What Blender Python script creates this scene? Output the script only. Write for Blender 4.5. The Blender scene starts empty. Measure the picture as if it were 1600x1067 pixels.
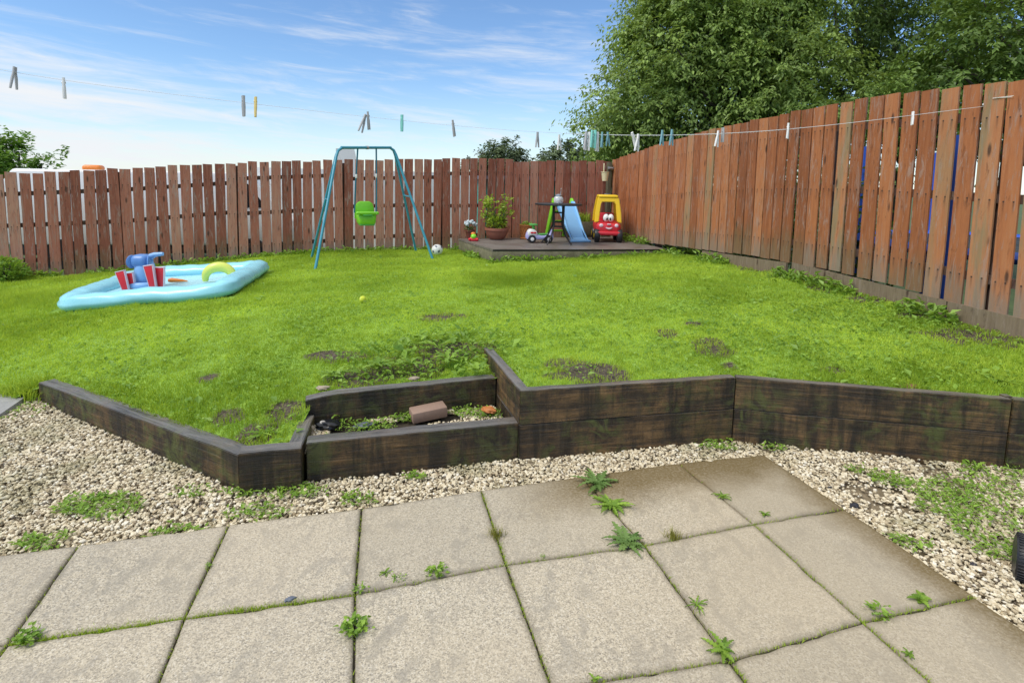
import bpy, bmesh, math, random
import numpy as np
from mathutils import Matrix, Vector, Euler

# ------------------------------------------------------------------ camera, sky, sun, exposure
SC = bpy.context.scene
COL = SC.collection
random.seed(7)
RNG = np.random.default_rng(11)
F, PITCH, ROLL, CAMH, CX, CY = 864., .111, .0226, 1.615, 800., 382.6      # photograph solved in its own 1600 px frame
cp, sp = math.cos(PITCH), math.sin(PITCH)
cr, sr = math.cos(ROLL), math.sin(ROLL)
CR = np.array([cr, sp * sr, cp * sr]); CU = np.array([-sr, sp * cr, cp * cr]); CD = np.array([0, cp, -sp])
EYE = np.array([0, 0, CAMH])
cam = bpy.data.cameras.new('camera')
cam.sensor_width = 36; cam.lens = F / 1600 * 36
cam.shift_y = -(533.5 - CY) / 1600
cam.clip_start = .05; cam.clip_end = 2000
co = bpy.data.objects.new('camera', cam); COL.objects.link(co)
M = Matrix.Identity(4)
for i in range(3):
    M[i][0] = CR[i]; M[i][1] = CU[i]; M[i][2] = -CD[i]; M[i][3] = EYE[i]
co.matrix_world = M
SC.camera = co

SUN_EL, SUN_AZ = math.radians(52), math.radians(-122)      # azimuth from +Y, negative = left of the view
sun = bpy.data.lights.new('sun', 'SUN'); sun.energy = 1.9; sun.angle = math.radians(26); sun.color = (1, .95, .87)
so = bpy.data.objects.new('sun', sun); COL.objects.link(so)
sd = Vector((math.sin(SUN_AZ) * math.cos(SUN_EL), math.cos(SUN_AZ) * math.cos(SUN_EL), math.sin(SUN_EL)))
so.rotation_euler = sd.to_track_quat('Z', 'Y').to_euler()

SC.view_settings.view_transform = 'Standard'
SC.view_settings.look = 'None'
SC.view_settings.gamma = 1
SC.view_settings.exposure = 0.62
SC.cycles.max_bounces = 6
SC.cycles.transparent_max_bounces = 6
SC.cycles.use_denoising = True


class NT:
    """small node-graph helper"""
    def __init__(s, tree): s.t = tree; s.n = tree.nodes; s.l = tree.links
    def node(s, typ, **kw):
        n = s.n.new(typ)
        for k, v in kw.items(): setattr(n, k, v)
        return n
    def put(s, sock, v):
        if hasattr(v, 'is_output') or isinstance(v, bpy.types.NodeSocket): s.l.new(v, sock)
        elif isinstance(v, (tuple, list)) and len(v) == 3 and sock.type == 'RGBA': sock.default_value = (*v, 1)
        else: sock.default_value = v
    def math(s, op, a, b=0., c=None, clamp=False):
        n = s.node('ShaderNodeMath', operation=op, use_clamp=clamp)
        s.put(n.inputs[0], a); s.put(n.inputs[1], b)
        if c is not None: s.put(n.inputs[2], c)
        return n.outputs[0]
    def ss(s, v, lo, hi, a=0., b=1.):
        n = s.node('ShaderNodeMapRange', interpolation_type='SMOOTHSTEP')
        for i, q in enumerate((v, lo, hi, a, b)): s.put(n.inputs[i], q)
        return n.outputs[0]
    def mix(s, f, a, b, mode='MIX'):
        n = s.node('ShaderNodeMix', data_type='RGBA', blend_type=mode)
        s.put(n.inputs[0], f); s.put(n.inputs[6], a); s.put(n.inputs[7], b)
        return n.outputs[2]
    def noise(s, vec, scale, detail=3., rough=.55, dist=0., out=0):
        n = s.node('ShaderNodeTexNoise')
        if vec is not None: s.l.new(vec, n.inputs['Vector'])
        n.inputs['Scale'].default_value = scale; n.inputs['Detail'].default_value = detail
        n.inputs['Roughness'].default_value = rough; n.inputs['Distortion'].default_value = dist
        return n.outputs[out]
    def voro(s, vec, scale, feature='F1', out='Distance'):
        n = s.node('ShaderNodeTexVoronoi', feature=feature)
        if vec is not None: s.l.new(vec, n.inputs['Vector'])
        n.inputs['Scale'].default_value = scale
        return n.outputs[out]
    def scale(s, vec, sc, loc=(0, 0, 0)):
        n = s.node('ShaderNodeMapping'); s.l.new(vec, n.inputs['Vector'])
        n.inputs['Scale'].default_value = sc; n.inputs['Location'].default_value = loc
        return n.outputs[0]
    def coord(s, w='Object'): return s.node('ShaderNodeTexCoord').outputs[w]
    def attr(s, name): return s.node('ShaderNodeAttribute', attribute_name=name).outputs['Fac']
    def ramp(s, f, stops):
        n = s.node('ShaderNodeValToRGB'); s.put(n.inputs[0], f)
        e = n.color_ramp.elements
        while len(e) < len(stops): e.new(.5)
        for q, (p, c) in zip(e, stops): q.position = p; q.color = (*c, 1)
        return n.outputs[0]
    def xyz(s, vec):
        n = s.node('ShaderNodeSeparateXYZ'); s.l.new(vec, n.inputs[0]); return n.outputs
    def comb(s, x, y, z):
        n = s.node('ShaderNodeCombineXYZ')
        for i, q in enumerate((x, y, z)): s.put(n.inputs[i], q)
        return n.outputs[0]
    def bump(s, h, strength=.3, dist=.01):
        n = s.node('ShaderNodeBump'); s.put(n.inputs['Height'], h)
        n.inputs['Strength'].default_value = strength; n.inputs['Distance'].default_value = dist
        return n.outputs[0]


W = bpy.data.worlds.new('World'); SC.world = W; W.use_nodes = True
w = NT(W.node_tree); w.n.clear()
sky = w.node('ShaderNodeTexSky', sky_type='NISHITA')
sky.sun_disc = False; sky.sun_elevation = SUN_EL; sky.sun_rotation = SUN_AZ
sky.air_density = 1.0; sky.dust_density = .1; sky.ozone_density = 2.6
bg = w.node('ShaderNodeBackground'); w.l.new(w.mix(1., sky.outputs[0], (.80, .93, 1.06), 'MULTIPLY'), bg.inputs[0]); bg.inputs[1].default_value = .105
d = w.coord('Generated'); X, Y, Z = w.xyz(d)
az = w.math('ARCTAN2', X, Y)
v1 = w.comb(w.math('MULTIPLY', az, 2.2), w.math('MULTIPLY_ADD', Z, 15., w.math('MULTIPLY', az, 1.1)), 1.1)
n1 = w.noise(v1, 1.15, 8, .62, .7)
v2 = w.comb(w.math('MULTIPLY', az, 5.), w.math('MULTIPLY_ADD', Z, 42., w.math('MULTIPLY', az, 2.0)), 2.2)
n2 = w.noise(v2, 1.2, 7, .66, .9)
nn = w.math('MULTIPLY_ADD', n2, .38, w.math('MULTIPLY', n1, .62))
low = w.ss(Z, .0, .22, .055, -.01)                                       # more cloud low in the sky ...
left = w.math('MULTIPLY', w.ss(az, -.8, -.15, .14, 0.), w.ss(Z, .10, .21, 1., 0.))   # ... and low on the left
high = w.ss(Z, .36, .62, 0., .30)                                          # unseen thick cloud added overhead to give a neutral fill light
cl = w.ss(w.math('ADD', w.math('ADD', nn, low), w.math('ADD', left, high)), .45, .80)
haze = w.ss(Z, -.02, .20, .42, .0)
cl = w.math('MAXIMUM', cl, haze)
cb = w.node('ShaderNodeBackground'); cb.inputs[0].default_value = (.93, .96, 1, 1); cb.inputs[1].default_value = .62
mx = w.node('ShaderNodeMixShader'); w.l.new(cl, mx.inputs[0]); w.l.new(bg.outputs[0], mx.inputs[1]); w.l.new(cb.outputs[0], mx.inputs[2])
wo = w.node('ShaderNodeOutputWorld'); w.l.new(mx.outputs[0], wo.inputs[0])


# ------------------------------------------------------------------ geometry of the place: rays from the solved camera
def ray(px, py): return CD + CR * (px - CX) / F - CU * (py - CY) / F
def onz(px, py, z=0.):
    q = ray(px, py); return EYE + (z - CAMH) / q[2] * q
def onplane(px, py, P, n):
    q = ray(px, py); n = np.asarray(n); return EYE + np.dot(np.asarray(P) - EYE, n) / np.dot(q, n) * q
def atdepth(px, py, yy):
    q = ray(px, py); return EYE + yy / q[1] * q

YAW = .2655
DB = np.array([math.cos(YAW), math.sin(YAW), 0]); DR = np.array([math.sin(YAW), -math.cos(YAW), 0])
CORNER = np.array([2.026, 11.5, 0])

CTRL = np.array([
    (-9.5, 8.37, -.10), (-8.08, 8.75, -.06), (-6.69, 9.13, -.03), (-5.83, 9.36, .07), (-4.98, 9.6, .16), (-3.89, 9.9, .25),
    (-2.39, 10.3, .30), (-1.25, 10.6, .32), (.2, 10.98, .36), (2.03, 11.5, .42), (2.5, 9.6, .46), (2.9, 8.3, .53), (3.37, 6.55, .57),
    (3.73, 5.22, .55), (3.94, 4.47, .52), (4.2, 3.4, .47), (-3.38, 3.84, .075), (-2.4, 3.28, .105), (-1.39, 2.8, .14), (-1.15, 2.95, .15),
    (-1.2, 3.3, .235), (-.6, 3.5, .25), (-.09, 3.7, .27), (-.19, 3.96, .34), (.0, 3.5, .37), (.1, 3.2, .375), (.8, 3.37, .375), (1.46, 3.52, .37), (2.2, 3.4, .375),
    (3.0, 3.25, .38), (-5, 4.2, -.02), (-3.75, 3.95, .01), (-3.7, 3.79, -.045), (-4.6, 3.72, -.06), (-7, 3.65, -.09), (-8, 5.0, -.07), (-11, 6.0, -.12), (-.3, 8.6, .37)])
def _K(r2): return np.where(r2 > 1e-9, r2 * np.log(np.maximum(r2, 1e-9)), 0)
_n = len(CTRL); _A = np.zeros((_n + 3, _n + 3))
_A[:_n, :_n] = _K(((CTRL[:, None, :2] - CTRL[None, :, :2]) ** 2).sum(-1)) + np.eye(_n) * .02
_A[:_n, _n] = 1; _A[:_n, _n + 1:] = CTRL[:, :2]; _A[_n:, :_n] = _A[:_n, _n:].T
_W = np.linalg.solve(_A, np.r_[CTRL[:, 2], 0, 0, 0])
def lawn_z(x, y):
    x = np.atleast_1d(np.asarray(x, float)); y = np.atleast_1d(np.asarray(y, float)); out = np.empty(len(x))
    for i in range(0, len(x), 20000):
        xx, yy = x[i:i + 20000], y[i:i + 20000]
        k = _K((xx[:, None] - CTRL[:, 0]) ** 2 + (yy[:, None] - CTRL[:, 1]) ** 2)
        out[i:i + 20000] = k @ _W[:_n] + _W[_n] + xx * _W[_n + 1] + yy * _W[_n + 2]
    b = .012 * np.sin(x * 3.1 + 1.7 * np.sin(y * 1.3)) * np.sin(y * 2.7 + 1.1 * np.sin(x * 1.9)) + .006 * np.sin(x * 9 + 2 * np.sin(y * 5)) * np.sin(y * 8)
    return out + b
def lz(x, y): return float(lawn_z(x, y)[0])
def at_lawn(px, py):
    z = .25
    for _ in range(60):
        P = onz(px, py, z); z += .4 * (lz(P[0], P[1]) - z)
    P = onz(px, py, z); return np.array([P[0], P[1], z])

def inpoly(x, y, poly):
    c = np.zeros(len(x), bool); n = len(poly); j = n - 1
    for i in range(n):
        (xi, yi), (xj, yj) = poly[i][:2], poly[j][:2]
        if yi != yj:
            c ^= ((yi > y) != (yj > y)) & (x < (xj - xi) * (y - yi) / (yj - yi) + xi)
        j = i
    return c
def vnoise(x, y, seed=0):
    """smooth value noise in numpy, 0..1"""
    r = np.random.default_rng(seed).random((256, 256))
    xi, yi = np.floor(x).astype(int), np.floor(y).astype(int); fx, fy = x - xi, y - yi
    fx = fx * fx * (3 - 2 * fx); fy = fy * fy * (3 - 2 * fy)
    g = lambda a, b: r[a % 256, b % 256]
    return (g(xi, yi) * (1 - fx) + g(xi + 1, yi) * fx) * (1 - fy) + (g(xi, yi + 1) * (1 - fx) + g(xi + 1, yi + 1) * fx) * fy


# ------------------------------------------------------------------ object helpers
def tag(o, label=None, cat=None, group=None, kind=None):
    if label: o['label'] = label
    if cat: o['category'] = cat
    if group: o['group'] = group
    if kind: o['kind'] = kind
    return o
def thing(name, label, cat, loc=(0, 0, 0), rotz=0., group=None):
    o = bpy.data.objects.new(name, None); COL.objects.link(o)
    o.empty_display_size = .1
    o.location = [float(q) for q in loc]; o.rotation_euler = (0, 0, rotz)
    return tag(o, label, cat, group)
def link(name, me, mats, parent=None):
    o = bpy.data.objects.new(name, me); COL.objects.link(o)
    for m in (mats if isinstance(mats, (list, tuple)) else [mats]): me.materials.append(m)
    if parent is not None: o.parent = parent
    return o
def copy_tree(o, parent=None):
    c = o.copy(); COL.objects.link(c)
    if parent is not None: c.parent = parent
    for ch in [q for q in bpy.data.objects if q.parent == o]: copy_tree(ch, c)
    return c

class B:
    """collects shapes into one bmesh"""
    def __init__(s): s.bm = bmesh.new(); s.mi = 0
    def _add(s, t, mat=None):
        if mat is not None: bmesh.ops.transform(t, matrix=mat, verts=t.verts)
        for f in t.faces: f.material_index = s.mi
        me = bpy.data.meshes.new('tmp'); t.to_mesh(me); t.free(); s.bm.from_mesh(me); bpy.data.meshes.remove(me)
        return s
    def box(s, c, size, rot=(0, 0, 0), bev=0., seg=2, taper=None):
        t = bmesh.new(); bmesh.ops.create_cube(t, size=1)
        for v in t.verts:
            v.co = Vector((v.co.x * size[0], v.co.y * size[1], v.co.z * size[2]))
            if taper and v.co.z > 0: v.co.x *= taper[0]; v.co.y *= taper[1]
        if bev: bmesh.ops.bevel(t, geom=t.edges[:], offset=bev, segments=seg, affect='EDGES', profile=.5)
        return s._add(t, Matrix.Translation(Vector([float(q) for q in c])) @ Euler(rot).to_matrix().to_4x4())
    def tube(s, pts, r, seg=8, closed=False, flat=1.):
        pts = [Vector([float(a) for a in p]) for p in pts]; n = len(pts)
        rs = r if isinstance(r, (list, tuple)) else [r] * n
        t = bmesh.new(); rings = []; up = None
        for i, p in enumerate(pts):
            if closed: dd = (pts[(i + 1) % n] - pts[i - 1]).normalized()
            else: dd = (pts[min(i + 1, n - 1)] - pts[max(i - 1, 0)]).normalized()
            if up is None:
                up = Vector((0, 0, 1)) if abs(dd.z) < .9 else Vector((1, 0, 0))
            a = dd.cross(up).normalized(); b = a.cross(dd).normalized(); up = b
            rings.append([t.verts.new(p + a * rs[i] * math.cos(k * 2 * math.pi / seg) + b * rs[i] * flat * math.sin(k * 2 * math.pi / seg)) for k in range(seg)])
        for i in range(n if closed else n - 1):
            A, Bq = rings[i], rings[(i + 1) % n]
            for k in range(seg): t.faces.new((A[k], A[(k + 1) % seg], Bq[(k + 1) % seg], Bq[k]))
        if not closed: t.faces.new(rings[0][::-1]); t.faces.new(rings[-1])
        bmesh.ops.recalc_face_normals(t, faces=t.faces)
        return s._add(t)
    def lathe(s, prof, seg=24, c=(0, 0, 0), mat=None, cap=True):
        t = bmesh.new(); rings = []
        for r, z in prof:
            rings.append([t.verts.new((max(r, 1e-4) * math.cos(k * 2 * math.pi / seg), max(r, 1e-4) * math.sin(k * 2 * math.pi / seg), z)) for k in range(seg)])
        for a, b in zip(rings, rings[1:]):
            for k in range(seg): t.faces.new((a[k], a[(k + 1) % seg], b[(k + 1) % seg], b[k]))
        if cap: t.faces.new(rings[0][::-1]); t.faces.new(rings[-1])
        bmesh.ops.recalc_face_normals(t, faces=t.faces)
        return s._add(t, Matrix.Translation(Vector([float(q) for q in c])) @ (mat or Matrix.Identity(4)))
    def ball(s, c, r, u=20, v=12, rot=(0, 0, 0)):
        r = (r, r, r) if not isinstance(r, (tuple, list)) else r
        t = bmesh.new(); bmesh.ops.create_uvsphere(t, u_segments=u, v_segments=v, radius=1)
        return s._add(t, Matrix.Translation(Vector([float(q) for q in c])) @ Euler(rot).to_matrix().to_4x4() @ Matrix.Diagonal((*r, 1)))
    def prism(s, poly, a, b, plane='xz', bev=0.):
        """poly extruded from a to b along the third axis"""
        t = bmesh.new()
        f = {'xz': lambda p, q: (p[0], q, p[1]), 'xy': lambda p, q: (p[0], p[1], q), 'yz': lambda p, q: (q, p[0], p[1])}[plane]
        lo = [t.verts.new(f(p, a)) for p in poly]; hi = [t.verts.new(f(p, b)) for p in poly]; n = len(poly)
        t.faces.new(lo); t.faces.new(hi)
        for i in range(n): t.faces.new((lo[i], lo[(i + 1) % n], hi[(i + 1) % n], hi[i]))
        bmesh.ops.recalc_face_normals(t, faces=t.faces)
        if bev: bmesh.ops.bevel(t, geom=t.edges[:], offset=bev, segments=2, affect='EDGES', profile=.5)
        return s._add(t)
    def quad(s, *p):
        t = bmesh.new(); t.faces.new([t.verts.new([float(a) for a in q]) for q in p]); return s._add(t)
    def mesh(s, name, ang=40):
        me = bpy.data.meshes.new(name); s.bm.to_mesh(me); s.bm.free()
        me.shade_smooth(); me.set_sharp_from_angle(angle=math.radians(ang))
        return me
    def obj(s, name, mats, parent=None, ang=40): return link(name, s.mesh(name, ang), mats, parent)

def np_mesh(name, V, faces, attrs=None, smooth=False):
    """faces: list of (n,k) index arrays"""
    me = bpy.data.meshes.new(name)
    V = np.ascontiguousarray(V, np.float32); me.vertices.add(len(V)); me.vertices.foreach_set('co', V.ravel())
    li = np.concatenate([f.ravel() for f in faces]).astype(np.int32)
    tot = np.concatenate([np.full(len(f), f.shape[1]) for f in faces])
    st = np.r_[0, np.cumsum(tot)[:-1]].astype(np.int32)
    me.loops.add(len(li)); me.loops.foreach_set('vertex_index', li)
    me.polygons.add(len(st)); me.polygons.foreach_set('loop_start', st)
    me.polygons.foreach_set('use_smooth', np.full(len(st), smooth))
    me.update(calc_edges=True)
    for k, a in (attrs or {}).items():
        me.attributes.new(k, 'FLOAT', 'POINT').data.foreach_set('value', np.ascontiguousarray(a, np.float32))
    return me

def norm(v): return v / np.maximum(np.linalg.norm(v, axis=-1, keepdims=True), 1e-9)
def leaves_np(P, dirs, nrm, L, Wd, tint, fold=.18, bend=.15):
    """diamond leaves: base P, pointing dirs, lying across nrm"""
    n = len(P); L = np.broadcast_to(L, n)[:, None]; Wd = np.broadcast_to(Wd, n)[:, None]
    dirs = norm(dirs); side = norm(np.cross(dirs, nrm)); up = np.cross(side, dirs)
    mid = P + dirs * L * .45
    V = np.empty((n, 4, 3)); V[:, 0] = P; V[:, 1] = mid + side * Wd * .5 + up * L * fold; V[:, 2] = P + dirs * L - up * L * bend; V[:, 3] = mid - side * Wd * .5 + up * L * fold
    i = np.arange(n)[:, None] * 4
    Fc = np.concatenate([i + np.array([0, 1, 2]), i + np.array([0, 2, 3])])
    return V.reshape(-1, 3), Fc, np.repeat(np.broadcast_to(tint, n), 4)
def blades_np(P, h, wd, lean, tint, bent=True):
    """grass blades growing up from P"""
    n = len(P); a = RNG.random(n) * 6.283; sd_ = np.stack([np.cos(a), np.sin(a), 0 * a], 1)
    b = RNG.random(n) * 6.283; ld = np.stack([np.cos(b), np.sin(b), 0 * b], 1) * (np.broadcast_to(lean, n) * RNG.random(n))[:, None]
    h = np.broadcast_to(h, n)[:, None]; wd = np.broadcast_to(wd, n)[:, None]; z = np.array([0, 0, 1.])
    if bent:
        V = np.empty((n, 5, 3)); V[:, 0] = P - sd_ * wd * .5; V[:, 1] = P + sd_ * wd * .5
        m = P + z * h * .6 + ld * h * .35
        V[:, 2] = m + sd_ * wd * .42; V[:, 3] = m - sd_ * wd * .42; V[:, 4] = P + z * h * .9 + ld * h
        i = np.arange(n)[:, None] * 5
        return V.reshape(-1, 3), [i + np.array([0, 1, 2, 3]), i + np.array([3, 2, 4])], np.repeat(np.broadcast_to(tint, n), 5)
    V = np.empty((n, 3, 3)); V[:, 0] = P - sd_ * wd * .5; V[:, 1] = P + sd_ * wd * .5; V[:, 2] = P + z * h + ld * h
    i = np.arange(n)[:, None] * 3
    return V.reshape(-1, 3), [i + np.array([0, 1, 2])], np.repeat(np.broadcast_to(tint, n), 3)
def merge(parts):
    Vs, Fs, T, o = [], {}, [], 0
    for V, Fc, t in parts:
        for f in (Fc if isinstance(Fc, list) else [Fc]): Fs.setdefault(f.shape[1], []).append(f + o)
        Vs.append(V); T.append(t); o += len(V)
    return np.concatenate(Vs), [np.concatenate(f) for f in Fs.values()], np.concatenate(T)


# ------------------------------------------------------------------ materials
def material(name, **kw):
    m = bpy.data.materials.new(name); m.use_nodes = True
    g = NT(m.node_tree); b = g.n['Principled BSDF']
    return m, g, b
def setp(g, b, **kw):
    for k, v in kw.items(): g.put(b.inputs[k.replace('_', ' ')], v)
def plastic(name, col, rough=.4, var=.06, dirt=.12, **kw):
    m, g, b = material(name)
    o = g.coord(); n = g.noise(o, 9, 4); n2 = g.noise(o, 60, 3)
    c = g.mix(g.ss(n, .3, .7, 0, var), col, tuple(q * .6 for q in col))
    c = g.mix(g.ss(n2, .52, .72, 0, dirt), c, tuple(.5 * q + .06 for q in col))
    setp(g, b, Base_Color=c, Roughness=g.ss(n, .3, .7, rough * .85, rough * 1.2), **kw)
    return m
def leafmat(name, dark, light, trans=.35, rough=.45, spec=.35):
    m, g, b = material(name)
    t = g.attr('tint'); c = g.mix(t, dark, light)
    setp(g, b, Base_Color=c, Roughness=rough); b.inputs['Specular IOR Level'].default_value = spec
    tr = g.node('ShaderNodeBsdfTranslucent'); g.put(tr.inputs[0], g.mix(.5, c, (light[0] * 1.3, light[1] * 1.15, light[2] * .5)))
    mxs = g.node('ShaderNodeMixShader'); mxs.inputs[0].default_value = trans
    g.l.new(b.outputs[0], mxs.inputs[1]); g.l.new(tr.outputs[0], mxs.inputs[2]); g.l.new(mxs.outputs[0], g.n['Material Output'].inputs[0])
    return m

def fencewood(name, stops, algae=(.10, .115, .055), alg=.55, grey=.3, green=.0):
    m, g, b = material(name)
    o = g.coord(); t = g.attr('tint'); h = g.attr('height')
    off = g.math('MULTIPLY', t, 37.)
    x, y, z = g.xyz(o); p = g.comb(g.math('ADD', x, off), y, z)
    grain = g.noise(g.scale(p, (46, 46, 1.6)), 1., 6, .68, .5)
    blot = g.noise(g.scale(p, (9, 9, 2.0)), 1., 5, .66, .6)
    c = g.ramp(g.math('MULTIPLY_ADD', grain, .42, g.math('MULTIPLY_ADD', t, .34, g.math('MULTIPLY', blot, .30))), stops)
    wear = g.ss(g.noise(g.scale(p, (26, 26, 3.4)), 1., 6, .72, 1.), .50, .68, 0, grey)
    c = g.mix(wear, c, (.36, .29, .25))
    drk = g.ss(g.noise(g.scale(p, (12, 12, 2.6)), 2., 5, .7, .8), .55, .70, 0, .62)
    c = g.mix(drk, c, stops[0][1])
    knot = g.ss(g.voro(g.scale(p, (8, 8, 2.2)), 1.), .06, .17, .85, 0)
    c = g.mix(knot, c, (.045, .022, .015))
    grn = g.math('MULTIPLY', g.ss(t, .86, .92, 0, green), g.ss(g.noise(g.scale(p, (10, 10, 1.4)), 1., 4, .6), .42, .6))
    c = g.mix(grn, c, (.20, .20, .115))
    foot = g.math('MULTIPLY', g.ss(g.math('MULTIPLY_ADD', g.math('ADD', blot, t), .26, h), .22, .46, alg, 0), g.ss(grain, .25, .6, .5, 1.))
    c = g.mix(foot, c, algae)
    greyfoot = g.math('MULTIPLY', g.ss(g.math('MULTIPLY_ADD', g.math('MULTIPLY', grain, blot), .8, h), .22, .42, .6, 0), g.ss(t, .35, .6, .2, 1))
    c = g.mix(greyfoot, c, (.23, .20, .16))
    u = g.math('MULTIPLY', g.math('SUBTRACT', g.math('ABSOLUTE', g.math('SUBTRACT', g.attr('across'), .5)), .26), .145)
    for hr in (.14, .49, .85):
        dh = g.math('MULTIPLY', g.math('SUBTRACT', h, hr), 1.75)
        dist = g.math('SQRT', g.math('ADD', g.math('MULTIPLY', u, u), g.math('MULTIPLY', dh, dh)))
        c = g.mix(g.ss(dist, .005, .009, .9, 0), c, (.03, .025, .022))
        run = g.math('MULTIPLY', g.ss(g.math('ABSOLUTE', u), .003, .012, .45, 0), g.math('MULTIPLY', g.ss(dh, -.14, 0, 0, 1), g.ss(dh, 0, .01, 1, 0)))
        c = g.mix(run, c, (.05, .026, .018))
    setp(g, b, Base_Color=c, Roughness=.72, Normal=g.bump(g.math('ADD', grain, wear), .5, .006)); b.inputs['Specular IOR Level'].default_value = .3
    return m
M_BACKF = fencewood('weathered red brown boards', [(.2, (.09, .026, .017)), (.4, (.26, .082, .049)), (.58, (.38, .14, .09)), (.8, (.50, .28, .20))], grey=.7, alg=.4)
M_RIGHTF = fencewood('stained orange brown boards', [(.2, (.11, .036, .014)), (.42, (.27, .088, .032)), (.6, (.40, .145, .055)), (.82, (.46, .22, .105))], grey=.55, green=.6, alg=.5)
M_RAIL = fencewood('dark brown fence rail', [(.2, (.03, .018, .014)), (.5, (.075, .04, .03)), (.8, (.11, .07, .05))])  # rails and posts are a much darker brown than the boards
M_GBOARD = fencewood('grey green gravel board', [(.2, (.07, .05, .03)), (.45, (.18, .135, .085)), (.75, (.29, .23, .15))], alg=.3)

def sleepermat(name, mossy, gain=1.):
    m, g, b = material(name)
    o = g.coord(); r = g.node('ShaderNodeObjectInfo').outputs['Random']
    x, y, z = g.xyz(o); p = g.comb(g.math('MULTIPLY_ADD', r, 31., x), y, g.math('MULTIPLY_ADD', r, 7., z))
    gr = g.noise(g.scale(p, (2.2, 30, 38)), 1., 6, .65, .8)
    streak = g.noise(g.scale(p, (26, 26, 1.6)), 1., 5, .65, .3)
    big = g.noise(p, 4.5, 5, .65, .5)
    c = g.ramp(g.math('MULTIPLY_ADD', gr, .42, g.math('MULTIPLY', big, .58)), [(.34, (.006, .005, .004)), (.46, (.026, .016, .010)), (.55, (.085, .048, .022)), (.64, (.17, .095, .043)), (.74, (.26, .165, .085))])
    c = g.mix(1., c, (gain, gain * 1.04, gain * .95), 'MULTIPLY')
    st2 = g.noise(g.scale(p, (13, 13, .9), (4, 2, 1)), 1., 5, .6, .3)
    c = g.mix(g.ss(st2, .46, .62, 0, .8), c, (.010, .008, .006))
    c = g.mix(g.ss(streak, .52, .66, 0, .6), c, (.055, .04, .024))
    c = g.mix(g.ss(g.noise(p, 60, 3, .7), .55, .7, 0, .5), c, (.006, .005, .004))
    moss = g.math('MULTIPLY', g.ss(g.noise(p, 7, 7, .75, .8), .45, .62), g.ss(g.noise(p, 2.0, 3), .42, .58))
    c = g.mix(g.math('MULTIPLY', moss, mossy), c, g.mix(streak, (.045, .060, .012), (.115, .125, .035)))
    nz = g.xyz(g.node('ShaderNodeNewGeometry').outputs['Normal'])[2]
    top = g.ss(nz, .6, .9)
    c = g.mix(g.math('MULTIPLY', top, g.ss(gr, .3, .65, .25, .8)), c, (.20, .19, .18))          # sky sheen of the wet top face painted into the colour as pale grey
    setp(g, b, Base_Color=c, Roughness=g.ss(top, 0, 1, .55, .33), Normal=g.bump(g.math('MULTIPLY_ADD', streak, .6, g.math('MULTIPLY_ADD', st2, .8, gr)), .8, .010))
    return m
M_SLEEPM = sleepermat('mossy dark timber sleeper', .95)
M_SLEEPW = sleepermat('brown retaining wall sleeper', .75, 1.5)
M_SLEEPG = sleepermat('green brown retaining wall sleeper', 1., 1.4)
M_SLEEP = sleepermat('wet dark timber sleeper', .6)

def slabmat():
    m, g, b = material('riven beige concrete slab')
    o = g.coord(); r = g.node('ShaderNodeObjectInfo').outputs['Random']
    vf = g.voro(o, 210., out='Color'); sep = g.node('ShaderNodeSeparateColor'); g.l.new(vf, sep.inputs[0])
    fine = g.noise(o, 330, 3, .7); mid = g.noise(o, 75, 4, .7); big = g.noise(o, 3.1, 5, .62, .4); huge = g.noise(o, 1.1, 3)
    c = g.ramp(sep.outputs[0], [(.0, (.22, .195, .16)), (.22, (.39, .345, .265)), (.55, (.545, .475, .355)), (.85, (.63, .56, .43)), (1., (.70, .65, .55))])
    c = g.mix(g.ss(mid, .52, .66, 0, .72), c, (.165, .15, .125))
    c = g.mix(g.ss(fine, .55, .70, 0, .6), c, (.085, .08, .08))
    spk = g.noise(g.scale(o, (1, 1, 1), (3, 5, 0)), 130, 3, .7)
    c = g.mix(g.ss(spk, .58, .68, 0, .7), c, (.70, .64, .54))
    smg = g.noise(g.scale(o, (1.5, .8, 1)), 9, 5, .68, .8)
    c = g.mix(g.math('MULTIPLY', g.ss(smg, .46, .62, 0, .62), g.ss(big, .36, .56)), c, (.26, .24, .205))
    c = g.mix(g.ss(huge, .35, .65, 0, .35), c, (.52, .44, .32))
    c = g.mix(g.math('MULTIPLY', g.ss(g.xyz(o)[0], -.4, 1.4), .35), c, (.47, .375, .24))
    c = g.mix(g.ss(r, 0, 1, 0, .42), c, (.30, .265, .20))
    ed_ = g.attr('edge'); c = g.mix(g.math('MULTIPLY', g.ss(g.math('MULTIPLY_ADD', g.math('SUBTRACT', mid, .5), .05, ed_), .0, .028, .5, 0), g.ss(big, .3, .6, .5, 1)), c, (.115, .095, .062))
    # damp brown algae stain along the far edge by the tall wall
    x, y, z = g.xyz(o)
    e = g.math('SUBTRACT', y, g.math('MULTIPLY_ADD', x, .275, 2.74))
    st = g.math('MULTIPLY', g.ss(g.math('MULTIPLY_ADD', big, .35, e), -.22, .16), g.ss(x, -.1, .5))
    e2 = g.math('SUBTRACT', x, g.math('MULTIPLY_ADD', y, -.29, 2.49))
    st2 = g.ss(g.math('MULTIPLY_ADD', big, .3, e2), -.1, .2)
    c = g.mix(g.math('MULTIPLY', g.math('MAXIMUM', st, st2), g.ss(mid, .3, .6, .6, .95)), c, (.15, .105, .038))
    rough = g.ss(g.noise(o, 1.7, 3), .4, .6, .75, .5)
    hgt = g.math('MULTIPLY_ADD', fine, .4, g.math('MULTIPLY_ADD', mid, .8, g.math('MULTIPLY', sep.outputs[1], .4)))
    setp(g, b, Base_Color=c, Roughness=rough, Normal=g.bump(hgt, .42, .004)); b.inputs['Specular IOR Level'].default_value = .35
    return m
M_SLAB = slabmat()

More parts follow.
